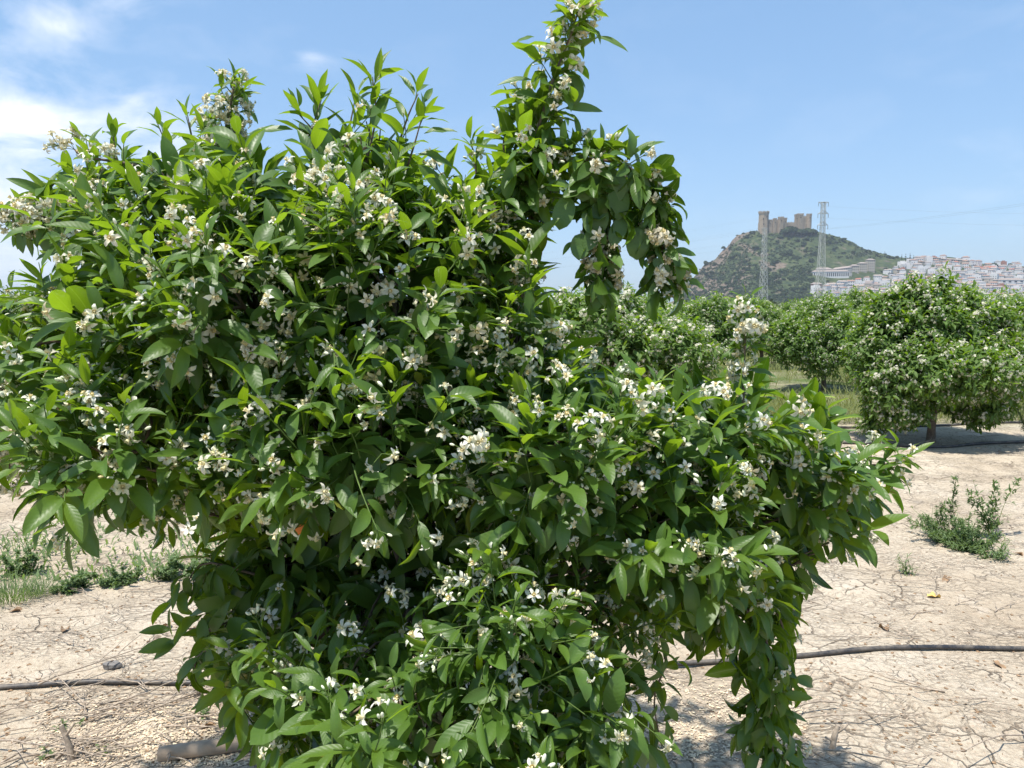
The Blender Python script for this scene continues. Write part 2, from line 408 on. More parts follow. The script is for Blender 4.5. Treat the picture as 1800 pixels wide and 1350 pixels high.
OUTL = [(-80, 530), (60, 535), (110, 500), (125, 470), (90, 445), (30, 420), (10, 385), (40, 335), (95, 270), (130, 238), (205, 232), (262, 245), (335, 205), (385, 200), (432, 262), (452, 305), (480, 325), (515, 285), (560, 215), (600, 205), (650, 160), (700, 190), (740, 235), (765, 290), (750, 345), (778, 380), (806, 350), (825, 268),
    (880, 235), (930, 215), (985, 240), (1000, 300), (968, 370), (940, 430), (975, 470), (985, 540), (1000, 610), (1060, 640), (1200, 618), (1285, 650), (1400, 655), (1480, 705), (1545, 760), (1572, 830), (1555, 930), (1530, 985), (1450, 1010), (1405, 1070), (1385, 1130), (1330, 1150), (1260, 1125), (1180, 1125), (1160, 1165), (1150, 1240),
    (1180, 1350), (1180, 1500), (440, 1500), (425, 1330), (390, 1230), (350, 1180), (325, 1130), (320, 1030), (350, 1000), (440, 1000), (440, 950), (330, 935), (240, 985), (150, 985), (50, 945), (0, 900), (-80, 880)]
def inside(p, poly=OUTL):
    u = CU + FX * (p[0] / p[1] if p[1] > .1 else 9)
    q = p - np.array([0, 0, CAMZ]); a = q[1] * math.cos(PITCH) - q[2] * math.sin(PITCH); u = CU + FX * q[0] / a; v = CV - FX * (q[1] * math.sin(PITCH) + q[2] * math.cos(PITCH)) / a
    c = False; j = len(poly) - 1
    for i in range(len(poly)):
        (x1, y1), (x2, y2) = poly[i], poly[j]
        if (y1 > v) != (y2 > v) and u < (x2 - x1) * (v - y1) / (y2 - y1) + x1: c = not c
        j = i
    return c
def build_main_tree():
    root = empty('orange_tree', (-0.24, 2.35, 0))
    tag(root, 'large orange tree in full white blossom, nearest and filling the middle of the photo', 'tree', 'orange trees of the grove')
    O = np.array([-0.24, 2.35, 0.0])
    lv = Leaves(); st = []; bl = []; wood = Acc()
    ALL = LOBES + BACK
    C = np.array([l[0] for l in ALL]); R = np.array([l[1] for l in ALL])
    def depth_in(p, skip=-1):
        q = np.linalg.norm((p - C) / R, axis=1); 
        if skip >= 0: q[skip] = 9
        return q.min()
    camp = np.array([0, 0, CAMZ])
    # spiral surface shoots over every lobe
    for li, (c, r) in enumerate(ALL):
        back = li >= len(LOBES)
        area = 4 * math.pi * ((r[0] * r[1]) ** 1.6 / 3 + (r[0] * r[2]) ** 1.6 / 3 + (r[1] * r[2]) ** 1.6 / 3) ** (1 / 1.6)
        n = int(area * (225 if not back else 60))
        lowfront = c[2] < 1.0
        for _ in range(n):
            q = nrmv(rng.normal(0, 1, 3)); p = c + q * r * random.uniform(.62, .95)
            if depth_in(p, li) < .80: continue
            nrm = nrmv(q / r)
            if lowfront: upb = .25 - .35 * random.random(); dr = .35
            else: upb = .55 + .5 * max(0, nrm[2]); dr = .05 + .2 * max(0, -nrm[2])
            d = nrmv(nrm + UP * upb + rng.normal(0, .3, 3))
            if c[2] < 1.0 and nrm[2] < .2: d = nrmv(d - UP * .3)
            vis = (camp - p) @ nrm > 0
            high = nrm[2] > .25
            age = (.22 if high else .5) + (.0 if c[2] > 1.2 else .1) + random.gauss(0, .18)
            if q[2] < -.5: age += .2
            young = age < .35
            L = random.uniform(.066, .104) * (1.0 if young else 1.06) * (1.08 if c[1] > 1.85 else .92 if c[1] > 1.6 else .80)
            p0 = p - d * .05
            if not inside(p + d * .14) or not inside(p): continue
            t_, td = shoot(lv, st, p0, d, random.uniform(.08, .17), random.choice([5, 6, 7, 8]), L, age, dr, (74, 24), .12 if young else .35)
            pf = 1.0 if c[2] > 1.05 else .60
            if vis and c[2] > 1.0 and random.random() < .16: q3 = nrm * .03 + rng.normal(0, .02, 3); bl.append(cluster(p + d * .03 + q3, nrmv(nrm + rng.normal(0, .4, 3)), random.choice([1, 2, 2, 3]), random.choice([0, 1, 2]), .08))
            if not vis: pf *= .5
            if back: pf *= .3
            if random.random() < pf:
                bl.append(cluster(t_ if random.random() < .5 else p, nrmv(td + nrm * .8), random.choice([1, 1, 1, 2, 3, 4]), random.choice([0, 1, 2, 3, 5]), .06 if random.random() < .8 else .5))
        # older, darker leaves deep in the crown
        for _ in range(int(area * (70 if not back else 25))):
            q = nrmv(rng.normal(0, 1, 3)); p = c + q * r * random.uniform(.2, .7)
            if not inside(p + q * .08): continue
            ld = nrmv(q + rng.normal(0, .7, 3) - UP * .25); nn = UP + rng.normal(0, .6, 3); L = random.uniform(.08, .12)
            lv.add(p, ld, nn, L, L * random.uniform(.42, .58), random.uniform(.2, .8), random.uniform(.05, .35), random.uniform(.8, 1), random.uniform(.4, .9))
    # ---- named branches that stand out of the crown; each line: points (u,v,d)
    def branch(pts, r0, r1, n=14):
        w = np.array([P(*q) for q in pts]); s = spline(w, n); tube(wood, s, np.linspace(r0, r1, n), 6); return s
    def dress(s, n, size, age, shape=.2, leaves=6, ln=.08, t0=.1, droop=.2, fl=.4, nf=(2, 5), fage=.1, upb=.4):
        for i in range(n):
            f = t0 + (1 - t0) * (i + random.random()) / n; x = f * (len(s) - 1); a = min(int(x), len(s) - 2); p = s[a] + (s[a + 1] - s[a]) * (x - a); td = nrmv(s[a + 1] - s[a])
            a1, a2 = perp(td); ph = i * 2.4 + random.random(); d = nrmv(td * .5 + a1 * math.cos(ph) + a2 * math.sin(ph) + UP * upb)
            t_, dd = shoot(lv, st, p, d, ln * random.uniform(.6, 1.2), leaves, size * random.uniform(.85, 1.1), age + random.gauss(0, .12), droop, (75, 30), shape)
            if random.random() < fl: bl.append(cluster(t_, dd, random.randint(*nf), random.randint(1, 4), fage))
    def garland(s, n, rad, fage, t0=0.0):
        for i in range(n):
            f = t0 + (1 - t0) * (i + random.random()) / n; x = f * (len(s) - 1); a = min(int(x), len(s) - 2); p = s[a] + (s[a + 1] - s[a]) * (x - a)
            q = nrmv(rng.normal(0, 1, 3)); bl.append(cluster(p + q * rad * random.uniform(.3, 1), q, random.choice([2, 3, 3, 4]), random.choice([0, 1, 2]), fage + random.uniform(-.1, .25), .019, .0185))
    def leafpx(u, v, d, u2, v2, d2, wid, age=.2, shape=.2, curl=.4, fold=.3, nn=None):
        a = P(u, v, d); b = P(u2, v2, d2); L = np.linalg.norm(b - a); n_ = (UP * .8 + np.array([0, -.6, 0])) if nn is None else np.array(nn)
        lv.add(a, nrmv(b - a), n_ + rng.normal(0, .1, 3), L, L * wid, curl, fold, age, shape)
    # tall spire at the top right
    s = branch([(900, 470, 2.0), (912, 330, 1.95), (945, 230, 1.9), (972, 140, 1.88), (1000, 70, 1.88), (1015, 25, 1.88)], .006, .002, 18)
    dress(s[:9], 19, .088, .45, .3, 7, .08, fl=.5, t0=.1); dress(s[8:13], 7, .08, .5, .4, 5, .05, fl=.6)
    dress(s[12:], 8, .068, .15, .25, 5, .045, fl=.6, nf=(2, 4), fage=.15, upb=.8)
    shoot(lv, st, s[-2], np.array([-.1, 0, 1]), .05, 6, .07, .1, 0, (60, 15)); garland(s[13:], 4, .035, .15)
    leafpx(1005, 125, 1.86, 1006, 185, 1.85, .72, .9, .9, .3, .1, (.1, -1, .2)); leafpx(950, 175, 1.87, 905, 155, 1.86, .55, .5, .5)
    leafpx(1045, 65, 1.87, 1108, 78, 1.84, .36, .15); leafpx(935, 140, 1.88, 873, 138, 1.86, .33, .2); leafpx(940, 65, 1.87, 905, 68, 1.84, .3, .2)
    # arch hanging on the right with large round leaves, their shade put in as dark old-leaf green
    s = branch([(905, 330, 1.95), (960, 290, 1.9), (1030, 280, 1.85), (1095, 290, 1.83), (1140, 325, 1.83), (1160, 400, 1.84), (1170, 500, 1.86)], .0045, .0018, 20)
    s2 = branch([(1020, 281, 1.86), (1050, 330, 1.84), (1058, 400, 1.84), (1060, 500, 1.86)], .005, .0015, 12)
    dress(s[1:9], 16, .075, .35, .3, 6, .05, fl=.25, upb=.7); dress(s[8:], 30, .078, .75, .5, 5, .04, fl=.3, droop=.5, upb=-.1)
    dress(s2, 24, .078, .8, .6, 5, .045, fl=.2, droop=.5, upb=-.1)
    garland(s2[9:], 20, .036, .36); garland(s[16:], 24, .042, .36); garland(s[12:17], 3, .02, .15)
    for (u, v, u2, v2, w) in [(1075, 295, 1076, 358, .80), (1028, 292, 1026, 352, .85), (1115, 296, 1140, 350, .78), (1135, 298, 1176, 312, .72), (1000, 345, 982, 402, .62), (1052, 352, 1055, 410, .55),
                              (1022, 410, 1018, 455, .72), (1120, 400, 1122, 455, .72), (1050, 395, 1030, 440, .5), (1148, 455, 1178, 480, .5), (960, 330, 1000, 320, .5), (1098, 380, 1075, 430, .5), (1085, 320, 1090, 385, .6)]:
        leafpx(u, v, 1.82, u2, v2, 1.80, w, random.uniform(.85, 1), .85, random.uniform(.2, .6), .12, (random.uniform(-.2, .2), -1, .35))
    for (u, v, u2, v2) in [(1085, 270, 1066, 245), (1110, 275, 1148, 240), (1100, 275, 1100, 250), (1170, 385, 1190, 368), (1190, 455, 1220, 462), (1065, 490, 1080, 545), (1050, 490, 1040, 530), (1150, 500, 1140, 525), (1005, 425, 988, 445), (1165, 500, 1180, 528)]:
        leafpx(u, v, 1.83, u2, v2, 1.81, .36, .3)
    # blossom spire, top left
    s = branch([(330, 400, 2.1), (365, 300, 2.08), (395, 230, 2.06), (412, 150, 2.05)], .006, .002); garland(s[6:], 38, .046, .16); dress(s[:9], 9, .075, .3, .2, 5, .06, fl=.5, upb=.5)
    dress(s[7:], 18, .055, .3, .1, 4, .045, fl=0, upb=.6)
    for (u, v, u2, v2) in [(425, 150, 428, 124), (405, 145, 396, 130), (435, 165, 458, 160), (440, 195, 455, 215), (390, 175, 372, 178)]: leafpx(u, v, 2.05, u2, v2, 2.04, .3, .3)
    # leafy shoots of the crest, open twigs with long leaves
    for pts, n, sz in [([(600, 300, 2.0), (560, 240, 1.98), (520, 195, 1.96)], 5, .09), ([(560, 300, 2.0), (550, 230, 2.0), (565, 175, 2.0)], 6, .09),
                       ([(640, 300, 2.0), (660, 210, 1.98), (655, 135, 1.97)], 9, .10), ([(700, 340, 1.95), (725, 265, 1.93), (742, 205, 1.92)], 6, .095),
                       ([(600, 290, 1.97), (615, 220, 1.97), (625, 170, 1.97)], 6, .10), ([(690, 290, 2.0), (715, 210, 1.98), (735, 165, 1.98)], 5, .09),
                       ([(180, 330, 2.1), (160, 280, 2.1), (140, 250, 2.1)], 6, .07), ([(230, 330, 2.1), (205, 280, 2.1), (200, 240, 2.1)], 5, .075), ([(300, 290, 2.1), (290, 250, 2.1), (280, 225, 2.1)], 5, .075),
                       ([(340, 260, 2.1), (335, 230, 2.1), (330, 205, 2.1)], 4, .07), ([(840, 330, 2.0), (835, 290, 2.0), (830, 260, 2.0)], 6, .085), ([(890, 300, 1.95), (885, 250, 1.95), (895, 215, 1.95)], 6, .08),
                       ([(60, 540, 1.95), (30, 525, 1.95), (5, 515, 1.95)], 4, .085), ([(200, 560, 1.9), (120, 530, 1.9), (80, 500, 1.9)], 6, .085)]:
        s = branch(pts, .0035, .0012, 8); td = nrmv(s[-1] - s[0])
        shoot(lv, st, s[1], td, np.linalg.norm(s[-1] - s[1]), n, sz, .12, -.05, (65, 22), .08); shoot(lv, st, s[-2], td, .03, 4, sz * .8, .05, -.1, (45, 15), .08)
        if random.random() < .4: bl.append(cluster(s[4], np.array([0, -1, .2]), 2, 2, .08))
    leafpx(515, 228, 1.96, 430, 225, 1.94, .30, .1, .1, .3); leafpx(745, 235, 1.92, 802, 218, 1.9, .33, .1, .1, .5); leafpx(420, 290, 2.0, 425, 248, 2.0, .38, .35)
    leafpx(735, 270, 1.93, 800, 275, 1.9, .38, .15, .1, .7); leafpx(735, 290, 1.92, 800, 345, 1.9, .34, .15, .1, .6)
    # blossom heaps at the left edge
    s = branch([(200, 430, 2.0), (120, 395, 1.98), (60, 380, 1.97), (15, 392, 1.97)], .006, .002); garland(s[6:], 30, .034, .15); dress(s, 10, .065, .35, .3, 5, .04, fl=.2)
    leafpx(105, 390, 1.96, 70, 440, 1.95, .85, .95, .9, .3, .1, (0, -1, .3)); leafpx(40, 405, 1.96, 35, 445, 1.95, .5, .8, .4)
    s = branch([(200, 620, 1.95), (80, 600, 1.93), (25, 660, 1.92), (15, 760, 1.92), (18, 850, 1.92)], .007, .002, 16); garland(s[7:], 44, .036, .28); dress(s[:10], 8, .08, .4, .2, 6, .06, fl=.3)
    s = branch([(240, 290, 2.1), (150, 275, 2.08), (130, 262, 2.08)], .004, .002); garland(s[5:], 6, .04, .25)
    s = branch([(150, 540, 2.0), (140, 510, 1.98), (135, 490, 1.98)], .004, .002); garland(s[4:], 5, .035, .15)
    for (u, v, d, n, r_) in [(675, 500, 1.62, 7, .045), (735, 515, 1.66, 5, .04), (410, 790, 1.42, 6, .035), (160, 710, 1.5, 5, .035), (980, 580, 1.72, 6, .04), (895, 1110, 1.40, 5, .03), (880, 1190, 1.40, 5, .035), (930, 1130, 1.40, 2, .02),
                            (310, 910, 1.42, 2, .02), (840, 985, 1.45, 5, .04), (470, 630, 1.55, 5, .03), (1260, 1050, 1.66, 5, .035), (1330, 1050, 1.72, 4, .03), (1260, 700, 1.68, 3, .03), (1420, 765, 1.8, 3, .03), (870, 345, 1.86, 4, .04), (1240, 800, 1.65, 3, .02), (925, 705, 1.62, 4, .03), (820, 790, 1.38, 3, .02)]:
        p = P(u, v, d)
        for i in range((n + 1) // 2): q = nrmv(rng.normal(0, 1, 3)); bl.append(cluster(p + q * r_ * random.random(), nrmv(q + np.array([0, -.8, 0])), random.choice([2, 3, 4]), random.choice([0, 1, 2]), .1, .02, .018))
    # upright shoot on the right
    s = branch([(1300, 860, 1.9), (1306, 740, 1.86), (1308, 640, 1.84), (1312, 540, 1.83)], .005, .0022, 16)
    garland(s[11:], 9, .026, .10); garland(s[8:11], 2, .02, .1); dress(s[10:], 20, .044, .1, .1, 4, .028, fl=.2, nf=(1, 2), upb=.3); dress(s[8:11], 3, .055, .5, .3, 2, .03, fl=0)
    for (u, v, u2, v2, g) in [(1315, 650, 1368, 655, .8), (1322, 640, 1348, 625, .3), (1300, 640, 1275, 620, .4), (1320, 520, 1340, 500, .1), (1310, 515, 1308, 496, .1), (1300, 520, 1283, 508, .1), (1325, 590, 1360, 590, .3), (1295, 555, 1272, 545, .1), (1318, 610, 1350, 605, .5)]: leafpx(u, v, 1.84, u2, v2, 1.82, .36, g)
    # right tip, hanging ends, low left twigs
    s = branch([(1430, 850, 2.05), (1520, 820, 2.02), (1585, 815, 2.0)], .005, .0015); dress(s, 14, .068, .2, .15, 6, .05, fl=.6, nf=(1, 3)); garland(s[6:], 3, .02, .1)
    s = branch([(1300, 1060, 1.9), (1345, 1120, 1.9), (1355, 1220, 1.9), (1360, 1370, 1.9)], .005, .0015, 18); dress(s, 18, .084, .5, .25, 6, .05, fl=.25, droop=.6, upb=-.3, nf=(1, 2))
    s = branch([(1250, 1060, 1.9), (1310, 1130, 1.92), (1330, 1230, 1.93), (1320, 1290, 1.93)], .004, .0015, 14); dress(s, 16, .086, .5, .25, 6, .05, fl=.2, droop=.6, upb=-.3, nf=(1, 2))
    s = branch([(1330, 1040, 1.95), (1375, 1100, 1.95), (1378, 1250, 1.96), (1375, 1370, 1.96)], .004, .0015, 16); dress(s, 15, .086, .5, .25, 6, .05, fl=.2, droop=.6, upb=-.3, nf=(1, 2))
    s = branch([(1130, 1050, 1.8), (1170, 1150, 1.78), (1150, 1230, 1.78), (1165, 1320, 1.78)], .004, .0012, 14); dress(s, 9, .078, .4, .2, 3, .05, fl=.1, droop=.6, upb=-.3)
    s = branch([(420, 1110, 2.0), (350, 1105, 1.97), (300, 1108, 1.96)], .003, .0012, 8); leafpx(300, 1108, 1.96, 240, 1106, 1.95, .36, .4); leafpx(310, 1130, 1.96, 238, 1142, 1.93, .42, .3); leafpx(315, 1125, 1.96, 262, 1158, 1.94, .36, .35); leafpx(330, 1105, 1.96, 300, 1075, 1.95, .4, .4)
    s = branch([(430, 1130, 1.95), (350, 1150, 1.93), (345, 1205, 1.92)], .003, .0012, 8); dress(s, 5, .075, .5, .2, 4, .04, fl=0, droop=.7, upb=-.4)
    s = branch([(450, 1010, 1.95), (360, 990, 1.92), (320, 1040, 1.92)], .004, .0015, 8); dress(s, 7, .08, .6, .3, 5, .05, fl=.1, droop=.6, upb=-.3)
    # ---- trunk and limbs
    base = O.copy(); fork = O + [0.03, -.02, .42]
    tube(wood, spline([base - [0, 0, .06], base + [.01, 0, .15], fork + [0, 0, .05]], 8), np.array([.085, .07, .062, .058, .056, .055, .056, .05]), 12, jit=.03)
    for li, (c, r) in enumerate(ALL):
        q = c - fork; mid = fork + q * .45 + UP * (.10 if c[2] > .9 else .22) + rng.normal(0, .04, 3)
        s = spline([fork, fork + q * .15 + UP * .10, mid, c], 14); r0 = .022 if c[2] > 1 else .014
        tube(wood, s, np.linspace(r0, .005, 14), 7, jit=.04)
        for k in range(14):
            e = c + nrmv(rng.normal(0, 1, 3)) * r * random.uniform(.4, .7)
            if not inside(e): continue
            a = s[random.randint(7, 13)]
            tube(wood, spline([a, (a + e) / 2 + rng.normal(0, .03, 3), e], 6), np.linspace(.0045, .0018, 6), 4, cap=False)
    wood.build('trunk', [M['bark']], root, O)
    ta = Acc()
    for pts, r in st: tube(ta, pts, np.linspace(r * 1.2, r * .7, len(pts)), 3, cap=False)
    ta.build('twigs', [M['stem']], root, O)
    la = Acc(); lv.mesh(la, 8, 5); print('main leaves', len(lv.r), 'clusters', len(bl))
    la.build('crown', [M['leaf']], root, O)
    # blossoms: the hundred that show largest are parts, the rest one part
    def score(c):
        d = c.p - camp; u = CU + FX * d[0] / d[1]; v = HOR - FX * d[2] / d[1]
        if not (0 < u < 1800 and 0 < v < 1350): return -1
        pen = .3 if depth_in(c.p) < .75 else 1
        return c.n * pen / (d[1] ** 3)
    bl.sort(key=score, reverse=True)
    # neighbours closer than a hand's breadth belong to one blossom head
    heads = []; rest = []
    for c in bl:
        for h in heads:
            if np.linalg.norm(h[0].p - c.p) < .035: h.append(c); break
        else:
            if len(heads) < 100: heads.append([c])
            else: rest.append(c)
    def merge(cs):
        A = Acc()
        for c in cs:
            a = c.acc
            for i in range(len(a.F)): A.F.append(a.F[i] + A.n)
            A.V += a.V; A.M += a.M; A.S += a.S
            for k, l in a.A.items(): A.A.setdefault(k, []).extend((o0 + A.n, arr) for o0, arr in l)
            A.n += a.n
        return A
    for h in heads:
        o = merge(h).build('blossom', FM(), root, O)
    if rest: o = merge(rest).build('blossoms', FM(), root, O); o['kind'] = 'stuff'
    # two old oranges hiding among the low leaves, and two yellowing crumpled leaves
    for (u, v, d) in [(538, 925, 1.83), (556, 1262, 1.80)]:
        A = Acc(); V, F = ellip(18, 12, .033, .032); A.add(V + P(u, v, d), F, 0); A.build('orange', [M['orange']], root, O)
    return root
build_main_tree()

# ------------------------------------------------------------------ other orange trees
def orchard_tree(name, lobes, H, W, nper, seed, fl=.3, low=False):
    """lobes in tree-local metres"""
    global rng
    rng = np.random.default_rng(seed); random.seed(seed)
    lv = Leaves(); C = np.array([l[0] for l in lobes]); R = np.array([l[1] for l in lobes]); fa = Acc()
    for li, (c, r) in enumerate(lobes):
        c = np.array(c); r = np.array(r); area = 4 * math.pi * ((r[0] * r[1]) ** 1.6 / 3 + (r[0] * r[2]) ** 1.6 / 3 + (r[1] * r[2]) ** 1.6 / 3) ** (1 / 1.6)
        for _ in range(int(area * nper)):
            q = nrmv(rng.normal(0, 1, 3)); p = c + q * r * random.uniform(.6, 1.0)
            m = np.linalg.norm((p - C) / R, axis=1); m[li] = 9
            if m.min() < .75: continue
            nrm = nrmv(q / r); d = nrmv(nrm + UP * (.45 if c[2] > .9 else -.3) + rng.normal(0, .3, 3))
            age = (.2 if nrm[2] > .2 else .55) + random.gauss(0, .15)
            t_, td = shoot(lv, None, p - d * .05, d, random.uniform(.08, .2), 5 if low else 7, random.uniform(.085, .12), age, .25, (75, 28), .25)
            if random.random() < fl:
                for _k in range(random.choice([1, 2, 4, 7, 11])): q2 = nrmv(rng.normal(0, 1, 3)); put_flower(fa, t_ + q2 * .035, q2 + nrm * .6, .019, .15 + .3 * random.random(), 1)
        for _ in range(int(area * nper * (.8))):
            q = nrmv(rng.normal(0, 1, 3)); p = c + q * r * random.uniform(.3, .75); ld = nrmv(q + rng.normal(0, .7, 3)); L = random.uniform(.09, .13)
            lv.add(p, ld, UP + rng.normal(0, .6, 3), L, L * .5, .4, .2, .95, .5)
    wood = Acc(); fork = np.array([.02, 0, .48])
    tube(wood, spline([[0, 0, -.05], [.01, .01, .2], fork], 8), np.array([.075, .062, .056, .053, .052, .053, .056, .05]), 10, jit=.04)
    for (c, r) in lobes:
        c = np.array(c); tube(wood, spline([fork - [0, 0, .03], fork + (c - fork) * .4 + UP * .08, c], 8), np.linspace(.026, .007, 8), 6, jit=.05)
    root = empty('orange_tree'); la = Acc(); lv.mesh(la, 3 if low else 4, 3)
    wood.build('trunk', [M['bark']], root); la.build('crown', [M['leaf_far']], root)
    if len(fa.V): fa.build('blossoms', FM(), root)['kind'] = 'stuff'
    return root
def copy_tree(o, parent=None):
    c = o.copy(); col.objects.link(c)
    if parent is not None: c.parent = parent; c.matrix_parent_inverse = o.matrix_parent_inverse
    for ch in o.children: copy_tree(ch, c)
    return c
# the full round tree at the right, lobes read off the photo around its trunk (u 1640, y 9.5)
def nl(u, v, ru, rv, dy=0, rd=None):
    k = 9.5 / FX; return ((( u - 1640) * k, dy, (775 - v) * k), (ru * k, (rd if rd else .9 * ru * k), rv * k))
NL = [nl(1560, 610, 85, 85), nl(1700, 620, 80, 75), nl(1545, 700, 45, 38, -.2), nl(1565, 712, 42, 22, -.3), nl(1712, 700, 50, 18, .1), nl(1635, 560, 90, 55), nl(1625, 515, 26, 26), nl(1612, 520, 50, 30), nl(1555, 535, 42, 30), nl(1725, 555, 52, 35), nl(1635, 640, 120, 55, -.35), nl(1560, 690, 55, 50, -.2), nl(1720, 690, 60, 45, -.1), nl(1640, 675, 90, 32, .3), nl(1640, 600, 110, 80, .55), nl(1540, 660, 50, 60, -.3), nl(1745, 640, 40, 60, -.3), nl(1590, 505, 18, 20), nl(1690, 520, 16, 22), nl(1505, 590, 22, 26), nl(1765, 575, 16, 24), nl(1520, 735, 26, 12, -.2), nl(1650, 492, 14, 20), nl(1752, 715, 22, 14), nl(1645, 492, 10, 12)]
TG = 'orange trees of the grove'
t0 = orchard_tree('a', NL, 2, 2, 190, 11, .55); t0.location = tuple(G(1636, 775)); t0.scale = (.93, .93, .97)
tag(t0, 'round orange tree standing alone on bare soil between two black hoses, right of the photo', 'tree', TG)
def rl(seed, W, H):
    r_ = random.Random(seed); L = []
    for i in range(13):
        a = r_.random() * 6.28; rr = r_.uniform(.25, .75) * W; z = r_.uniform(.55, .85) * H * (1 - .12 * (rr / W) ** 2) if i % 3 else r_.uniform(.42, .6) * H; q = r_.uniform(.3, .42) * W
        L.append(((rr * math.cos(a), rr * math.sin(a), z), (q, q, q * r_.uniform(.7, .95))))
    L.append(((0, 0, H * .6), (W * .7, W * .7, H * .30))); L.append(((r_.uniform(-.3, .3), 0, H * .88), (W * .3, W * .3, H * .12)))
    return L
protos = [orchard_tree('b', rl(21, 1.25, 1.95), 2, 2, 95, 22, .6), orchard_tree('c', rl(31, 1.15, 1.85), 2, 2, 95, 32, .45), orchard_tree('d', rl(41, 1.2, 1.75), 2, 2, 95, 42, .8)]
rr = random.Random(5); used = [False] * 3; spots = []
rows = [(9.6, [-12.0, -8.1, -6.6 + 3.9 * 0.0 - .2, -2.75, 1.22, 9.3]), (15.6, None), (21.8, None), (28.2, None), (34.8, None), (41.5, None), (48.5, None), (56, None)]
def row_name(i): return ['second', 'third', 'fourth', 'fifth', 'sixth', 'seventh', 'eighth', 'ninth'][i]
for ri, (y, xs) in enumerate(rows):
    if xs is None:
        x0 = {15.6: 6.45, 21.8: 7.2}.get(y, rr.uniform(0, 4)); k = int(.72 * y / 2.6) + 1; xs = [x0 + 2.62 * j for j in range(-2 * k, k + 2)]
    for x in xs:
        if abs(x) > .72 * y + 1.5: continue
        if ri == 0 and x < -10: continue
        spots.append((ri, x + rr.uniform(-.15, .15), y + rr.uniform(-.2, .2)))
for (ri, x, y) in spots:
    k = rr.randrange(3) if ri else {-2.75: 0, 1.22: 2}.get(round(x, 2), rr.randrange(3))
    if not used[k]: o = protos[k]; used[k] = True
    else: o = copy_tree(protos[k])
    o.location = (x, y, 0); s = rr.uniform(.92, 1.10); 
    if ri == 0 and abs(x - 1.22) < .3: s = 1.1
    if abs(x - 6.45) < .4 and ri == 1: s = .98
    o.rotation_euler = (0, 0, rr.random() * 6.28); o.scale = (s, s, s * rr.uniform(.95, 1.06))
    u = CU + FX * x / y
    side = 'right of the castle hill' if u > 1500 else 'below the castle hill' if u > 1180 else 'hidden behind the big tree' if u > 100 else 'far left behind the big tree'
    tag(o, 'orange tree in the %s row back from the camera, %s' % (row_name(ri), side), 'tree', TG)
# ------------------------------------------------------------------ ground
def ground_mat():
    t = NT('dry_clay'); p = t.pos()
    dst = t.n('ShaderNodeTexNoise'); t.l(p, dst.inputs['Vector']); dst.inputs['Scale'].default_value = 5.0; dst.inputs['Detail'].default_value = 5
    off = t.n('ShaderNodeVectorMath', operation='SCALE'); t.l(dst.outputs['Color'], off.inputs[0]); off.inputs['Scale'].default_value = .22
    pv = t.n('ShaderNodeVectorMath', operation='ADD'); t.l(p, pv.inputs[0]); t.l(off.outputs[0], pv.inputs[1])
    def crack(scale, w0, w1):
        v = t.n('ShaderNodeTexVoronoi', feature='DISTANCE_TO_EDGE'); t.l(pv.outputs[0], v.inputs['Vector']); v.inputs['Scale'].default_value = scale
        return t.ramp(v.outputs['Distance'], [(w0, 1.0), (w1, 0.0)])
    big = t.noise(p, .9, 5, .6); med = t.noise(p, 6, 6, .62); fine = t.noise(p, 42, 7, .7); vf = t.noise(p, 170, 3, .7)
    c1 = crack(5.2, .006, .030); c2 = crack(13.0, .004, .045)
    m1 = t.ramp(t.noise(p, 1.7, 3), [(.47, 0.0), (.60, 1.0)]); m2 = t.ramp(med, [(.48, 0.0), (.62, 1.0)])
    cr = t.math('MAXIMUM', t.math('MULTIPLY', c1, m1), t.math('MULTIPLY', t.math('MULTIPLY', c2, m2), .7))
    base = t.ramp(big, [(.25, (.44, .355, .255)), (.5, (.575, .485, .365)), (.75, (.67, .59, .47))])
    base = t.mix(t.ramp(fine, [(.30, 1.0), (.52, 0.0)]), base, (.35, .275, .195)); base = t.mix(t.ramp(med, [(.55, 0.0), (.75, .5)]), base, (.72, .63, .52))
    # crumbly shingled soil; the small shadows in its hollows are painted dark
    ms = t.n('ShaderNodeMapping'); t.l(pv.outputs[0], ms.inputs[0]); ms.inputs['Scale'].default_value = (16, 34, 20); ms.inputs['Rotation'].default_value = (0, 0, .25)
    sh = t.n('ShaderNodeTexVoronoi', feature='DISTANCE_TO_EDGE'); t.l(ms.outputs[0], sh.inputs['Vector']); sh.inputs['Scale'].default_value = 1.0
    shm = t.math('MULTIPLY', t.ramp(sh.outputs['Distance'], [(.02, 1.0), (.13, 0.0)]), t.ramp(t.noise(p, 2.6, 4), [(.40, 0.0), (.60, .85)]))
    base = t.mix(t.math('MULTIPLY', shm, .55), base, (.22, .165, .12))
    base = t.mix(t.math('MULTIPLY', cr, .72), base, (.17, .125, .09))
    # weeds colour the distance
    sep = t.n('ShaderNodeSeparateXYZ'); t.l(p, sep.inputs[0])
    far = t.ramp(t.math('DIVIDE', sep.outputs[1], 100.0), [(.10, 0.0), (.125, 1.0)]); far = t.math('MULTIPLY', far, t.ramp(t.noise(p, .8, 5), [(.35, .35), (.6, 1.0)]))
    base = t.mix(t.math('MULTIPLY', far, .95), base, (.10, .15, .04))
    h = t.math('ADD', t.math('MULTIPLY', med, .9), t.math('MULTIPLY', fine, .55)); h = t.math('ADD', h, t.math('MULTIPLY', vf, .16)); h = t.math('SUBTRACT', h, t.math('MULTIPLY', cr, .55)); h = t.math('SUBTRACT', h, t.math('MULTIPLY', shm, .35))
    return t.done(t.bsdf(base, .95, .15, t.bump(h, .9, .035)))
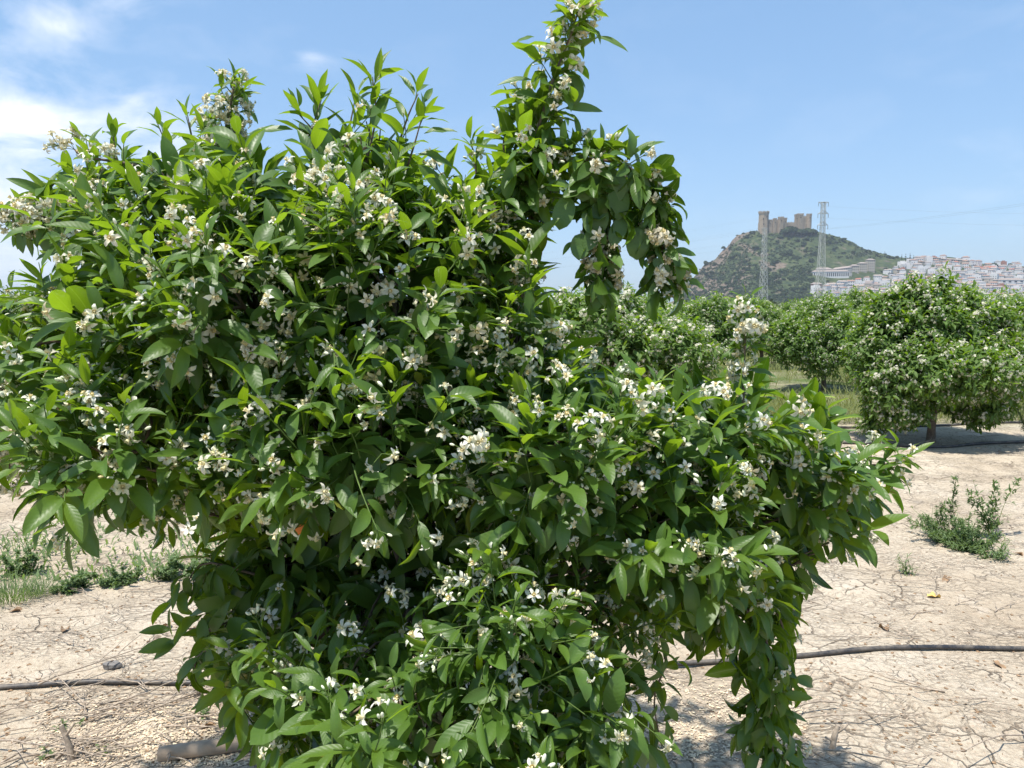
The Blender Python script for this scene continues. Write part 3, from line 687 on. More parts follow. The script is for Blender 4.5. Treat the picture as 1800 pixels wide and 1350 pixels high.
def gz(x, y):
    """height of the ground: low swells near the camera, flat further off"""
    k = max(0., 1 - max(0, y - 14) / 10) * max(0., 1 - max(0, abs(x) - 10) / 6)
    if k <= 0: return 0.0
    return k * (.030 * mnoise.noise(Vector((x * .9, y * .9, 3.1))) + .012 * mnoise.noise(Vector((x * 3.3, y * 3.3, 7))) + .006 * mnoise.noise(Vector((x * 9, y * 9, 2))))
def warp(n, lo, hi, near):
    a = np.linspace(-1, 1, n); s = np.sinh(a * 6.5) / math.sinh(6.5); x = np.where(s < 0, -s * lo, s * hi); return x
def build_ground():
    xs = np.unique(np.concatenate([np.arange(-5, 5.01, .06), np.sign(np.linspace(-1, 1, 81)) * (5 + 3500 * np.abs(np.linspace(-1, 1, 81)) ** 3.2)]))
    ys = np.unique(np.concatenate([np.arange(1.0, 9, .06), [-60, -20, -6, -2, 0], 9 + 3600 * np.linspace(0, 1, 60) ** 3]))
    V = np.array([[x, y, gz(x, y)] for y in ys for x in xs]); nx = len(xs); i = np.arange(len(ys) - 1)[:, None] * nx; j = np.arange(nx - 1)[None]
    F = np.stack([i + j, i + j + 1, i + nx + j + 1, i + nx + j], -1).reshape(-1, 4); A = Acc(); A.add(V, F)
    tag(A.build('ground', [ground_mat()]), kind='structure')
build_ground()
def GG(u, v): q = G(u, v); return np.array([q[0], q[1], gz(q[0], q[1])])

# ------------------------------------------------------------------ irrigation hoses
def hose_mat():
    t = NT('black_hose'); p = t.pos(); g = t.n('ShaderNodeNewGeometry'); sp = t.n('ShaderNodeSeparateXYZ'); t.l(g.outputs['Normal'], sp.inputs[0])
    d = t.math('MULTIPLY', t.ramp(t.noise(p, 14, 6, .7), [(.4, 0.0), (.68, 1.0)]), t.math('ADD', t.math('MULTIPLY', sp.outputs[2], .35), .3, True))
    return t.done(t.bsdf(t.mix(d, (.026, .026, .029), (.30, .25, .19)), t.math('ADD', t.math('MULTIPLY', d, .4), .42), .5, t.bump(t.noise(p, 60, 4), .3, .001)))
M['hose'] = hose_mat()
def hose(pts, r, label):
    w = spline([GG(*q) + [0, 0, r * q2] for q, q2 in pts], 90); 
    for i in range(len(w)): w[i, 2] = max(w[i, 2], gz(w[i, 0], w[i, 1]) + r * .8); w[i, 0] += 0
    A = Acc(); tube(A, w, r, 10); tag(A.build('irrigation_hose', [M['hose']]), label, 'hose', 'black irrigation hoses')
hose([((-500, 1222), 1), ((-150, 1218), 1), ((0, 1213), 1), ((150, 1208), 1.0), ((345, 1207), 1), ((600, 1196), 1), ((900, 1180), 1), ((1150, 1169), 1), ((1400, 1160), 1), ((1520, 1151), 1.3), ((1650, 1144), 1.3), ((1800, 1141), 1), ((2300, 1150), 1)], .0115,
     'thick black irrigation hose crossing the dry soil behind the nearest tree')
hose([((900, 783), 1), ((1250, 782), 1), ((1500, 783), 1), ((1650, 786), 1), ((1800, 781), 1), ((2400, 775), 1)], .018, 'black irrigation hose on bare soil in front of the round tree trunk')
hose([((900, 756), 1), ((1250, 755), 1), ((1540, 753), 1), ((1660, 750), 1), ((1800, 744), 1), ((2400, 742), 1)], .018, 'black irrigation hose along the weeds behind the round tree trunk')

# ------------------------------------------------------------------ litter
M['deadleaf'] = simple('dead_leaf', (.26, .17, .10), .8, .4, 50)
M['yellowleaf'] = simple('yellow_leaf', (.72, .50, .16), .7, .2, 50)
M['wood'] = simple('weathered_post', (.38, .29, .21), .85, .35, 14, .5, .003)
M['scrap'] = simple('grey_scrap', (.17, .16, .15), .6, .3, 20)
M['chip'] = simple('pale_chip', (.62, .50, .36), .85, .3, 40)
M['fallen_petal'] = simple('fallen_petal', (.74, .62, .42), .7, .2, 40)
M['soilcrumb'] = simple('soil_crumb', (.46, .36, .27), .95, .25, 30)
def wooden_post():
    a = GG(280, 1338) + [0, 0, .024]; b = GG(700, 1290) + [0, 0, .026]; A = Acc(); tube(A, spline([a, (a + b) / 2 + [0, 0, .004], b], 14), .027, 12, jit=.015)
    tag(A.build('wooden_post', [M['wood']]), 'round pale brown wooden post lying on the soil under the nearest tree', 'post')
wooden_post()
def flat_leaf(name, u, v, L, mat, label, rz, cat='leaf', group=None, lift=.008, w=.45):
    A = Acc(); p = GG(u, v) + [0, 0, lift]; d = np.array([math.cos(rz), math.sin(rz), .12])
    leaves_mesh(A, [p], [d], [[.1, .1, 1]], .09 * L, .09 * L * w, 1.1, .6, .5, .5, .3, 7, 5, wave=np.array([.25])); 
    o = A.build(name, [mat], None, p); o.location = tuple(p); tag(o, label, cat, group)
    return o
flat_leaf('fallen_leaf', 1630, 1050, 1.0, M['yellowleaf'], 'curled yellow fallen leaf on bare cracked soil', .2, w=.7)
dl = [(1665, 1018, 'brown fallen leaf just above the curled yellow leaf'), (300, 1118 - 10, 'brown curled leaf on pale soil beside the low left twigs'), (1780, 975, 'orange-brown fallen leaf at the foot of the tall weeds'), (110, 1115, 'long dark brown curled leaf above the hose, far left'),
      (380, 1280, 'dark grey-brown leaf on the wood chips beside the post'), (15, 1080, 'tan fallen leaf below the grass tuft at the left edge'), (600, 1100, 'brown fallen leaf on soil seen through the low branches'), (1745, 1165, 'dark brown leaf in the shade of the hose, far right'), (1560, 1112, 'small brown leaf between the yellow leaf and the hose')]
for k, (u, v, lb) in enumerate(dl): flat_leaf('fallen_leaf', u, v, random.uniform(.8, 1.2), M['deadleaf'], lb, random.random() * 6, group='dead leaves on the soil')
def scrap():
    p = GG(198, 1178); A = Acc(); V, F = ellip(9, 6, .5, .5); V = V * np.array([.09, .045, .045]) * (1 + rng.normal(0, .09, (len(V), 1))); A.add(V + p + [0, 0, .012], F, smooth=False)
    tag(A.build('stone', [M['scrap']]), 'flat dark grey stone on pale soil above the hose, left', 'stone')
scrap()
# dry prunings: thin forked sticks lying about
def stick(seed, L):
    r_ = np.random.default_rng(seed); A = Acc(); n = 7; a = np.cumsum(np.concatenate([[[0, 0, 0]], np.stack([np.full(n, L / n), r_.normal(0, L * .035, n), r_.normal(0, L * .012, n)], 1)]), 0); a[:, 2] -= a[:, 2].min() - .004
    tube(A, a, np.linspace(.0042, .0018, n + 1), 5, jit=.1)
    for k in range(r_.integers(1, 4)):
        i = r_.integers(1, n - 1); s_ = r_.choice([-1, 1]); b = a[i] + np.cumsum(np.concatenate([[[0, 0, 0]], np.stack([np.full(3, L * .09), np.full(3, s_ * L * .06), r_.uniform(-.002, .012, 3)], 1)]), 0); b[:, 2] = np.maximum(b[:, 2], .003)
        tube(A, b, np.linspace(.0026, .0012, 4), 4)
    return A.build('dry_stick', [M['twig']])
protos_s = [stick(i, L) for i, L in enumerate([.5, .38, .28, .62, .45])]; us = [0] * 5
rs = random.Random(9); sp = []
for _ in range(56): sp.append((rs.uniform(-20, 420), rs.uniform(1225, 1345), 'left'))
for _ in range(12): sp.append((rs.uniform(1380, 1800), rs.uniform(1200, 1345), 'right'))
for _ in range(12): sp.append((rs.uniform(0, 330), rs.uniform(1030, 1190), 'leftup'))
for _ in range(12): sp.append((rs.uniform(1420, 1790), rs.uniform(1010, 1130), 'rightup'))
for _ in range(10): sp.append((rs.uniform(1560, 1790), rs.uniform(755, 790), 'far'))
lab = {'left': 'thin dry pruned stick in the pile of prunings at lower left', 'right': 'thin dry pruned stick on cracked soil at lower right', 'leftup': 'single dry stick on pale soil above the hose, left', 'rightup': 'single dry stick on bare soil above the hose, right', 'far': 'small dry stick near the trunk of the round tree'}
for (u, v, w) in sp:
    k = rs.randrange(5)
    if us[k]: o = protos_s[k].copy(); col.objects.link(o)
    else: o = protos_s[k]; us[k] = 1
    p = GG(u, v); s = rs.uniform(.5, 1.15) * (.8 if w.endswith('up') else 1); o.location = (p[0], p[1], p[2] + rs.uniform(0, .02 if w in ('left', 'right') else .003)); o.rotation_euler = (rs.uniform(-.1, .1), rs.uniform(-.16, .05), rs.uniform(-.7, 1.0) + (3.14 if rs.random() < .5 else 0)); o.scale = (s, s, s)
    tag(o, lab[w], 'stick', 'dry sticks ' + {'left': 'in the left pile', 'right': 'at lower right', 'leftup': 'above the hose, left', 'rightup': 'above the hose, right', 'far': 'by the round tree'}[w])
def stub(u, v, h, lean, label):
    p = GG(u, v); A = Acc(); s = spline([p - [0, 0, .02], p + [lean * .3, 0, h * .45], p + [lean, 0, h]], 8); tube(A, s, np.linspace(.014, .008, 8), 7, jit=.08)
    tube(A, spline([s[5], s[5] + [.025, -.01, h * .25], s[5] + [.04, -.01, h * .42]], 5), np.linspace(.006, .003, 5), 5); tube(A, spline([s[3], s[3] + [-.03, 0, h * .2]], 4), np.linspace(.005, .003, 4), 5)
    tag(A.build('woody_stump', [M['twig']]), label, 'stump')
stub(128, 1338, .13, -.035, 'dead forked woody stump standing in the pile of prunings at lower left')
stub(1462, 1325, .10, .02, 'dead woody stump standing on cracked soil at lower right')
# fine litter nobody could count
def litter(name, n, regions, size, mat, label, cat, flat=.35, z=.0):
    A = Acc(); base = np.array([[1, 0, -.3], [-.5, .8, -.3], [-.5, -.8, -.3], [0, 0, .9], [.5, .7, .2]]); F = np.array([[0, 1, 3], [1, 2, 3], [2, 0, 3], [0, 4, 1], [0, 3, 4], [1, 4, 3]])
    Vs, Fs = [], []
    for i in range(n):
        u0, u1, v0, v1 = regions[rng.integers(len(regions))]; p = G(rng.uniform(u0, u1), v0 + (v1 - v0) * rng.random() ** .8); p[2] = gz(p[0], p[1]) + z
        a = rng.random() * 6.28; c, s = math.cos(a), math.sin(a); Rm = np.array([[c, -s, 0], [s, c, 0], [0, 0, 1]]); sc = np.array([1, rng.uniform(.35, .9), flat * rng.uniform(.5, 1.5)]) * size * rng.uniform(.35, 1.4)
        Vs.append(((base + rng.normal(0, .12, base.shape)) * sc) @ Rm.T + p); Fs.append(F + 5 * i)
    A.add(np.concatenate(Vs), np.concatenate(Fs), smooth=False); tag(A.build(name, [mat]), label, cat, None, 'stuff')
litter('soil_crumbs', 9000, [(-50, 500, 960, 1345), (1120, 1850, 930, 1345), (1450, 1850, 790, 1000), (400, 1300, 1000, 1345)], .0075, M['soilcrumb'], 'loose crumbs of dry soil lying over the cracked ground', 'soil crumbs')
litter('wood_chips', 5200, [(150, 620, 1240, 1350), (60, 420, 1225, 1350), (1100, 1420, 1210, 1345)], .008, M['chip'], 'pale wood chips and chaff under the nearest tree', 'wood chips', .25, .004)
litter('fallen_petals', 2600, [(230, 620, 1230, 1348), (1080, 1400, 1190, 1345), (600, 1200, 1150, 1345)], .007, M['fallen_petal'], 'fallen cream petals under the nearest tree', 'petals', .3, .006)
litter('leaf_litter', 1500, [(-20, 1850, 1000, 1348), (1350, 1800, 850, 1345), (0, 400, 1000, 1345), (1540, 1790, 756, 790)], .011, M['deadleaf'], 'scattered brown leaf bits over the soil', 'leaf litter', .25, .003)

# ------------------------------------------------------------------ weeds
def grass_tuft(n, h, spread, seed, mats, name, lean=.5, width=.003):
    global rng; rng = np.random.default_rng(seed); A = Acc(); ang = rng.uniform(0, 6.28, n); rad = spread * np.sqrt(rng.random(n)); B = np.stack([rad * np.cos(ang), rad * np.sin(ang), np.full(n, -.005)], 1)
    D = np.stack([np.cos(ang) * lean * rng.random(n) + rng.normal(0, .2, n), np.sin(ang) * lean * rng.random(n) + rng.normal(0, .2, n), np.ones(n)], 1); N_ = np.stack([-np.cos(ang), -np.sin(ang), np.full(n, .4)], 1)
    L = h * rng.uniform(.4, 1.1, n); leaves_mesh(A, B, D, N_, L, width * rng.uniform(.7, 1.4, n), -rng.uniform(.1, 1.3, n) * -1, .3, rng.random(n), rng.random(n), .2, 4, 3, wave=np.zeros(n)); return A.build(name, mats)
def leafy_weed(stems, h, seed, leaf=.02, per=26, lean=.5, ratio=.28, name='weed', bushy=0):
    """stems set with small narrow leaflets"""
    global rng; rng = np.random.default_rng(seed); random.seed(seed); root = empty(name); sa = Acc(); lv = Leaves()
    for i in range(stems):
        a = random.random() * 6.28; l = h * random.uniform(.35, 1.0); q = lean * random.random() if i else .05; d = np.array([math.cos(a) * q, math.sin(a) * q, 1]); b = np.array([math.cos(a) * .03 * random.random(), math.sin(a) * .03 * random.random(), -.01])
        s = spline([b, b + nrmv(d) * l * .5 + rng.normal(0, .01, 3), b + nrmv(d + [q * math.cos(a) * .4, q * math.sin(a) * .4, 0]) * l], 10); tube(sa, s, np.linspace(.0028, .001, 10), 4, cap=False)
        for k in range(int(per * l / h)):
            f = random.uniform(.12, 1); x = f * 9; j = min(int(x), 8); p = s[j] + (s[j + 1] - s[j]) * (x - j); ph = k * 2.4; td = nrmv(s[j + 1] - s[j]); a1, a2 = perp(td)
            ld = nrmv(td * .6 + a1 * math.cos(ph) + a2 * math.sin(ph)); side = l * .22 * (1 - f * .7) * bushy
            if bushy and random.random() < .6:
                e = p + ld * side; tube(sa, [p, e], .0008, 3, cap=False)
                for _ in range(5): lv.add(p + (e - p) * random.random(), nrmv(ld + rng.normal(0, .6, 3)), UP + rng.normal(0, .3, 3), leaf * random.uniform(.6, 1.1), leaf * ratio, .3, .2, random.random(), .2)
            lv.add(p, ld, UP, leaf * random.uniform(.7, 1.3), leaf * ratio * random.uniform(.8, 1.2), .5, .2, random.random(), .2)
    sa.build('stem', [M['stem']], root); la = Acc(); lv.mesh(la, 4, 3); la.build('foliage', [M['weed']], root); return root
WG = 'weeds on the bare soil'
def put(o, u, v, label, cat='weed', group=WG, s=1, rz=0):
    p = GG(u, v); o.location = tuple(p); o.scale = (s, s, s); o.rotation_euler = (0, 0, rz); tag(o, label, cat, group); return o
put(leafy_weed(5, .54, 101, .035, 26, .12, .3, bushy=.5), 1664, 938, 'tall single-stemmed weed behind the low green clump at right')
put(leafy_weed(9, .46, 102, .035, 34, .4, .32, bushy=.9), 1745, 944, 'bushy upright weed with twiggy stems, right of the tall thin one', s=1.1)
put(leafy_weed(30, .20, 103, .022, 40, 1.6, .2, bushy=.7), 1662, 950, 'bright green feathery low weed clump at the foot of the tall weeds', s=1.45)
put(leafy_weed(34, .17, 104, .022, 36, 1.8, .2, bushy=.7), 1705, 968, 'grey-green low weed clump in front of the tall weeds', s=1.45)
put(leafy_weed(16, .15, 105, .03, 22, 1.2, .2), 1750, 982, 'low green grassy weed at the front right of the clump', s=1.4)
put(leafy_weed(10, .24, 106, .03, 18, 1.2, .3), 1640, 940, 'thin leaning weed with a bare stem, left of the clump')
put(leafy_weed(9, .13, 107, .04, 14, .9, .16), 1598, 1012, 'small spiky weed alone on pale soil below the big clump')
put(leafy_weed(8, .08, 108, .03, 14, 1.2, .16), 1422, 1030, 'tiny weed beside the lowest right leaves of the nearest tree')
put(leafy_weed(30, .15, 109, .028, 22, 2.4, .4, bushy=.5), 130, 1035, 'leafy green weed clump on soil at left under the blossoms')
put(leafy_weed(26, .13, 110, .028, 20, 2.6, .4, bushy=.5), 210, 1028, 'second leafy weed clump, right of the first at left')
put(leafy_weed(30, .20, 111, .028, 24, 1.9, .4, bushy=.6), 360, 1010, 'pale green weed clump seen through the gap left of the low branches')
put(leafy_weed(16, .20, 112, .03, 24, 1.4, .4, bushy=.6), 40, 1010, 'weed clump behind the grass at the left edge')
put(leafy_weed(14, .16, 113, .03, 28, 1.0, .4, bushy=.8), 300, 1015, 'low weed in the gap between two clumps, left')
put(grass_tuft(420, .16, .15, 7, [M['weed']], 'grass_tuft'), 20, 1055, 'tuft of green grass at the left edge', 'grass tuft', 'grass tufts', 1)
put(grass_tuft(120, .15, .07, 8, [M['weed']], 'grass_tuft'), 70, 1050, 'thin grass tuft right of the large one, left edge', 'grass tuft', 'grass tufts', 1)
for (u, v, lb) in [(95, 1325, 'small leafy seedling in the pile of prunings'), (118, 1280, 'tiny seedling beside the dead stump at lower left'), (355, 1262, 'small seedling among wood chips near the post'), (180, 1325, 'lone seedling at the foot of the pruning pile'), (1750, 940, 'small sprout right of the tall weeds')]:
    put(leafy_weed(5, .05, u, .018, 9, 1.2, .6), u, v, lb, 'seedling', 'seedlings')
put(leafy_weed(40, 1.2, 120, .05, 60, .45, .12, bushy=.35, name='bush'), 1812, 778, 'tall grey-green feathery bush at the right edge beside the round tree', 'bush', None)
# weed strips between the rows
def weed_strip():
    global rng; rng = np.random.default_rng(55)
    for nm, n, x0, x1, y0, y1, h, mt, lb in [('tall_weeds', 26000, -9, 12.5, 11.0, 14.2, .42, M['dryweed'], 'yellow-green tall weeds growing between the orchard rows'), ('weeds', 60000, -14, 20, 16.2, 34, .5, M['dryweed'], 'yellow-green weeds further back in the orchard'),
                                             ('low_weeds', 1500, -3.5, -1.4, 4.5, 5.4, .11, M['weed'], 'low weeds on the soil beyond the tree, left')]:
        A = Acc(); cx = rng.uniform(x0, x1, n // 60); cyy = rng.uniform(y0, y1, n // 60); k = rng.integers(0, n // 60, n); x = cx[k] + rng.normal(0, .22, n); y = np.clip(cyy[k] + rng.normal(0, .22, n), y0, None); a = rng.uniform(0, 6.28, n)
        B = np.stack([x, y, np.zeros(n) - .01], 1); D = np.stack([np.cos(a) * .4, np.sin(a) * .4, np.ones(n)], 1); leaves_mesh(A, B, D, np.stack([-np.cos(a), -np.sin(a), .3 + a * 0], 1), h * rng.uniform(.3, 1.1, n), rng.uniform(.006, .02, n), .8, .2, rng.random(n) ** 1.5, rng.random(n), .3, 3, 3, wave=np.zeros(n))
        tag(A.build(nm, [mt]), lb, 'weeds', None, 'stuff')
weed_strip()
FXF = FX * 1.0125      # far things: the same camera, allowing for its tilt
# ------------------------------------------------------------------ hill and town slope
RY = 1400.0
PROF = [(1100, 548), (1150, 541), (1185, 530), (1198, 515), (1205, 503), (1221, 491), (1231, 477), (1242, 464), (1256, 458), (1270, 446), (1280, 441), (1285, 429), (1294, 418), (1311, 411), (1330, 407), (1380, 406), (1430, 407), (1445, 411), (1465, 417), (1495, 425),
        (1520, 438), (1545, 446), (1575, 450), (1610, 452), (1650, 452), (1700, 459), (1750, 465), (1800, 468), (1900, 474), (2100, 500), (2400, 540), (2600, 549)]
def Hx(q):
    """ridge height at photo column u = CU + FXF*q"""
    u = CU + FXF * q
    us_ = [a for a, _ in PROF]; return max(-3, float(np.interp(u, us_, [(HOR - b) / FXF * RY + CAMZ for _, b in PROF])))
def depth_of(q):
    u = CU + FXF * q; return float(np.interp(u, [1150, 1300, 1430, 1600, 1900], [180, 330, 380, 420, 420]))
def tz(x, y):
    q = x / y; H = Hx(q)
    t = (RY - y) / depth_of(q) if y < RY else (y - RY) / 380
    t = min(max(t, 0), 1); g = (1 - t) ** 1.15 * (1 - .25 * math.sin(math.pi * t))
    n = mnoise.fractal(Vector((x * .012, y * .012, 0)), 1.0, 2.0, 5)
    k = min(1, t * 5) if y < RY else 1
    nr = mnoise.ridged_multi_fractal(Vector((x * .02, y * .006, 4)), .9, 2.2, 5, 1.0, 2.0) - 1.0
    left = max(0, min(1, (1330 - (CU + FXF * q)) / 60))
    return H * g + (n * 5 * k + nr * 5 * left * (k + .12)) * min(1, H / 30) - 2.5 * (t >= 1)
def hill_mat():
    t = NT('hill_ground'); p = t.pos(); n = t.noise(p, .028, 7, .6); n2 = t.noise(p, .12, 6, .6)
    g = t.ramp(n2, [(.35, (.028, .044, .020)), (.55, (.060, .08, .032)), (.7, (.11, .12, .054))])
    rock = t.ramp(t.noise(p, .22, 6, .7), [(.3, (.08, .065, .05)), (.6, (.19, .15, .115)), (.8, (.30, .245, .19))])
    geo = t.n('ShaderNodeNewGeometry'); sp = t.n('ShaderNodeSeparateXYZ'); t.l(geo.outputs['True Normal'], sp.inputs[0]); ps = t.n('ShaderNodeSeparateXYZ'); t.l(p, ps.inputs[0])
    q = t.math('DIVIDE', ps.outputs[0], ps.outputs[1]); left = t.math('MULTIPLY', t.math('SUBTRACT', .335, q), 1.6, True)
    m = t.math('ADD', t.math('MULTIPLY', n, 1.0), left)
    for (u, v, rx, amp) in [(1366, 472, 16, .30), (1372, 492, 14, .3), (1310, 455, 12, .15), (1345, 462, 10, .2), (1240, 512, 22, .18), (1270, 518, 24, .2), (1290, 425, 8, .25), (1300, 420, 8, .2), (1225, 500, 10, .2), (1288, 500, 20, .14)]:
        c = TV(u, v); d = t.n('ShaderNodeVectorMath', operation='DISTANCE'); t.l(p, d.inputs[0]); d.inputs[1].default_value = tuple(c)
        m = t.math('ADD', m, t.math('MULTIPLY', t.math('SUBTRACT', 1.0, t.math('DIVIDE', d.outputs['Value'], rx * 1.6), True), amp))
    m = t.ramp(m, [(.575, 0.0), (.66, 1.0)])
    return t.done(t.bsdf(t.mix(m, g, rock), .95, .1, t.bump(n2, .6, 3.0)))
def build_hill():
    us_ = np.concatenate([np.arange(1090, 1560, 4), np.arange(1560, 2640, 12)]); ys = np.concatenate([np.linspace(930, 1400, 70), np.linspace(1410, 1790, 18)])
    V = [[(u - CU) / FXF * y, y, tz((u - CU) / FXF * y, y)] for y in ys for u in us_]; nx = len(us_); i = np.arange(len(ys) - 1)[:, None] * nx; j = np.arange(nx - 1)[None]
    F = np.stack([i + j, i + j + 1, i + nx + j + 1, i + nx + j], -1).reshape(-1, 4); A = Acc(); A.add(V, F); tag(A.build('hill', [hill_mat()]), kind='structure')
def TP(u, y, dz=0): x = (u - CU) / FXF * y; return np.array([x, y, tz(x, y) + dz])
def TV(u, v):
    """the first point of the slope that shows at photo position (u,v)"""
    for y in np.arange(960, RY, 6.0):
        p = TP(u, y)
        if HOR - FXF * (p[2] - CAMZ) / y <= v: return p
    return TP(u, RY)
build_hill()
rng = np.random.default_rng(77); random.seed(77)
# ---- bushes and trees of the slope
def far_foliage(name, c=(.035, .062, .028)):
    t = NT(name); rnd = t.attr('rnd'); n = t.noise(t.pos(), .5, 3); a = t.mix(rnd, tuple(x * .65 for x in c), tuple(x * 1.6 for x in c)); a = t.mix(t.math('MULTIPLY', n, .5), a, (.10, .12, .045)); return t.done(t.bsdf(a, .9, .1))
M['far'] = far_foliage('far_foliage', (.024, .042, .021)); M['pine'] = far_foliage('pine_foliage', (.028, .05, .022)); M['olive'] = far_foliage('olive_foliage', (.11, .135, .085))
def clump(A, c, r, n, hz=.8, sz=.30):
    """crown as many leafy facets scattered through a rounded volume"""
    q = nrmv(rng.normal(0, 1, (n, 3))); q[:, 2] = np.where(q[:, 2] < -.3, -q[:, 2] * .5, q[:, 2]); rad = rng.uniform(.55, 1.05, n)[:, None]; P0 = np.asarray(c) + q * rad * np.array([r, r, r * hz])
    a = nrmv(np.cross(q, rng.normal(0, 1, (n, 3)))); b = np.cross(nrmv(q + rng.normal(0, .5, (n, 3))), a); s = r * sz * rng.uniform(.6, 1.4, n)[:, None]
    V = np.stack([P0 - a * s, P0 + b * s * .8, P0 + a * s, P0 - b * s * .8], 1).reshape(-1, 3); F = np.arange(4 * n).reshape(-1, 4); A.add(V, F, 0, False, rnd=np.repeat(rng.random(n), 4))
def slope_tree(kind):
    root = empty('hillside_tree'); A = Acc(); w = Acc()
    if kind == 0: clump(A, (0, 0, 3.0), 3.4, 150); clump(A, (1.6, .4, 2.4), 2.2, 70); clump(A, (-1.7, 0, 2.3), 2.2, 70)
    elif kind == 1: clump(A, (0, 0, 6.6), 4.6, 190, .42); clump(A, (2.3, 0, 6.2), 2.5, 60, .4)
    else: clump(A, (0, 0, 2), 1.5, 50, 1.2); clump(A, (0, 0, 5.0), 1.2, 50, 2.0); clump(A, (0, 0, 8), .75, 40, 2.3)
    tube(w, [(0, 0, -1), (.1, 0, 2), (0, .1, 5.5 if kind else 3)], [.35, .28, .2], 6)
    w.build('trunk', [M['bark']], root); A.build('crown', [M['pine'] if kind else M['far']], root); return root
tp = [slope_tree(k) for k in range(3)]; usedt = [0, 0, 0]; HG = 'trees on the castle hill'
def plant(k, p, s, label, group=HG):
    if usedt[k]: o = copy_tree(tp[k])
    else: o = tp[k]; usedt[k] = 1
    o.location = tuple(p); o.scale = (s, s, s * random.uniform(.85, 1.1)); o.rotation_euler = (0, 0, random.random() * 6.28); tag(o, label, 'tree', group); return o
KN = ['bushy dark tree', 'umbrella pine', 'narrow cypress']
for (u, v, k, s) in [(1570, 444, 1, 1.2), (1583, 444, 1, .9)]: pass
for (u, s, lb) in [(1463, .75, 'small umbrella pine on the hill shoulder right of the second pylon'), (1483, 1.05, 'large umbrella pine standing out on the right shoulder of the castle hill'), (1494, .55, 'small pine just right of the large umbrella pine on the shoulder')]: plant(1, TP(u, RY - 8, -1), s, lb)
for i, u in enumerate([1542, 1556, 1563, 1571, 1578, 1586, 1593, 1601, 1607]): plant(0 if i < 5 and i != 1 else 2, TP(u, RY - 10 + random.uniform(-8, 8), -1), random.uniform(.9, 1.25), ['round tree on the crest between castle hill and town', 'dark cypress on the crest above the upper end of the town'][0 if i < 5 and i != 1 else 1])
plant(0, TP(1750, RY - 20, 1), 1.55, 'big round dark tree on the skyline of the town'); plant(0, TP(1778, RY - 10, 1), 1.1, 'paler round tree on the town skyline, first right of the big dark one'); plant(0, TP(1790, RY - 10, 1), 1.1, 'last round tree on the town skyline, at the right edge')
plant(0, TP(1272, RY, 0), 1.1, 'lone round bush jutting from the left cliff edge of the hill'); plant(0, TP(1241, RY, 0), 1.0, 'bush on the lower left cliff edge of the hill')
for u in (1392, 1400, 1408, 1418, 1428, 1432): plant(0, TP(u, RY - 6 - 6 * random.random(), 0), random.uniform(1.2, 1.6), 'dark tree crowding the wall foot of the castle on its right side')
for u in (1319, 1325): plant(0, TP(u, RY - 4, 0), .8, 'bush at the foot of the tall castle tower, left side')
n = 0; seen = 0
while n < 250:
    u = random.uniform(1200, 1540); y = random.uniform(1060, 1398); p = TP(u, y); v = HOR - FXF * (p[2] - CAMZ) / y
    if v < 413 or v > 540: continue
    f = mnoise.noise(Vector((u * .035, v * .05, 1))) 
    if f < -.12 and v < 480 and random.random() < .8: continue
    if v < 455 and random.random() < .35: continue
    if u > 1430 and 452 < v < 525: continue
    zone = 'near the top' if v < 445 else 'half way up' if v < 490 else 'near the foot'; sd = 'on the left cliff side' if u < 1300 else 'left of the second pylon' if u < 1440 else 'right of the second pylon'
    plant(0, p - [0, 0, .8], random.uniform(.6, 1.35), 'dark bushy tree %s of the castle hill, %s' % (zone, sd)); n += 1
def scrub():
    A = Acc(); m = 0
    while m < 4200:
        u = random.uniform(1192, 1560); y = random.uniform(1020, 1402); p = TP(u, y); v = HOR - FXF * (p[2] - CAMZ) / y
        if v > 544 or v < 406: continue
        f = mnoise.noise(Vector((u * .03, v * .06, 5))) + (.18 if v > 480 else 0) + (.30 if u < 1310 else -.02)
        if f < .0 and random.random() < .80: continue
        if u > 1432 and v < 520 and v > 455: continue
        clump(A, p + [0, 0, .6], random.uniform(1.2, 3.0), 16, .8, .42); m += 1
    tag(A.build('scrub', [M['far']]), 'dark green scrub covering the slopes of the castle hill', 'scrub', None, 'stuff')
scrub()
# ---- far woodland in front of the hill
def woodland():
    for nm, mt, y0, y1, h0, h1, n, lb in [('far_woodland', 'olive', 190, 420, 2.6, 4.8, 900, 'grey-green band of far olive trees below the hill'), ('far_trees', 'far', 450, 900, 5, 10, 900, 'dark far woodland at the foot of the hill and town')]:
        A = Acc()
        for _ in range(n):
            y = random.uniform(y0, y1); x = random.uniform(-.78, .8) * y; h = random.uniform(h0, h1)
            clump(A, (x, y, h * .55), h * .52, 46, .9, .26)
        tag(A.build(nm, [M[mt]]), lb, 'woodland', None, 'stuff')
woodland()

# ---- castle
def stone(name, c1, c2):
    t = NT(name); n = t.noise(t.pos(), .35, 6, .7); c = t.ramp(n, [(.3, c1), (.7, c2)]); return t.done(t.bsdf(c, .95, .1, t.bump(n, .5, .5)))
M['stone'] = stone('castle_stone', (.25, .19, .135), (.43, .345, .25)); M['hole'] = simple('dark_opening', (.03, .028, .025), .9, .1, 1)
def prism(A, n, r, z0, z1, cx=0, cy=0, rot=0, mat=0, r1=None):
    th = np.arange(n) * 2 * math.pi / n + rot; r1 = r if r1 is None else r1
    V = np.concatenate([np.stack([cx + r * np.cos(th), cy + r * np.sin(th), np.full(n, z0)], 1), np.stack([cx + r1 * np.cos(th), cy + r1 * np.sin(th), np.full(n, z1)], 1)])
    A.add(V, [[k, (k + 1) % n, n + (k + 1) % n, n + k] for k in range(n)], mat, False); A.add(V[n:], np.arange(n)[None], mat, False)
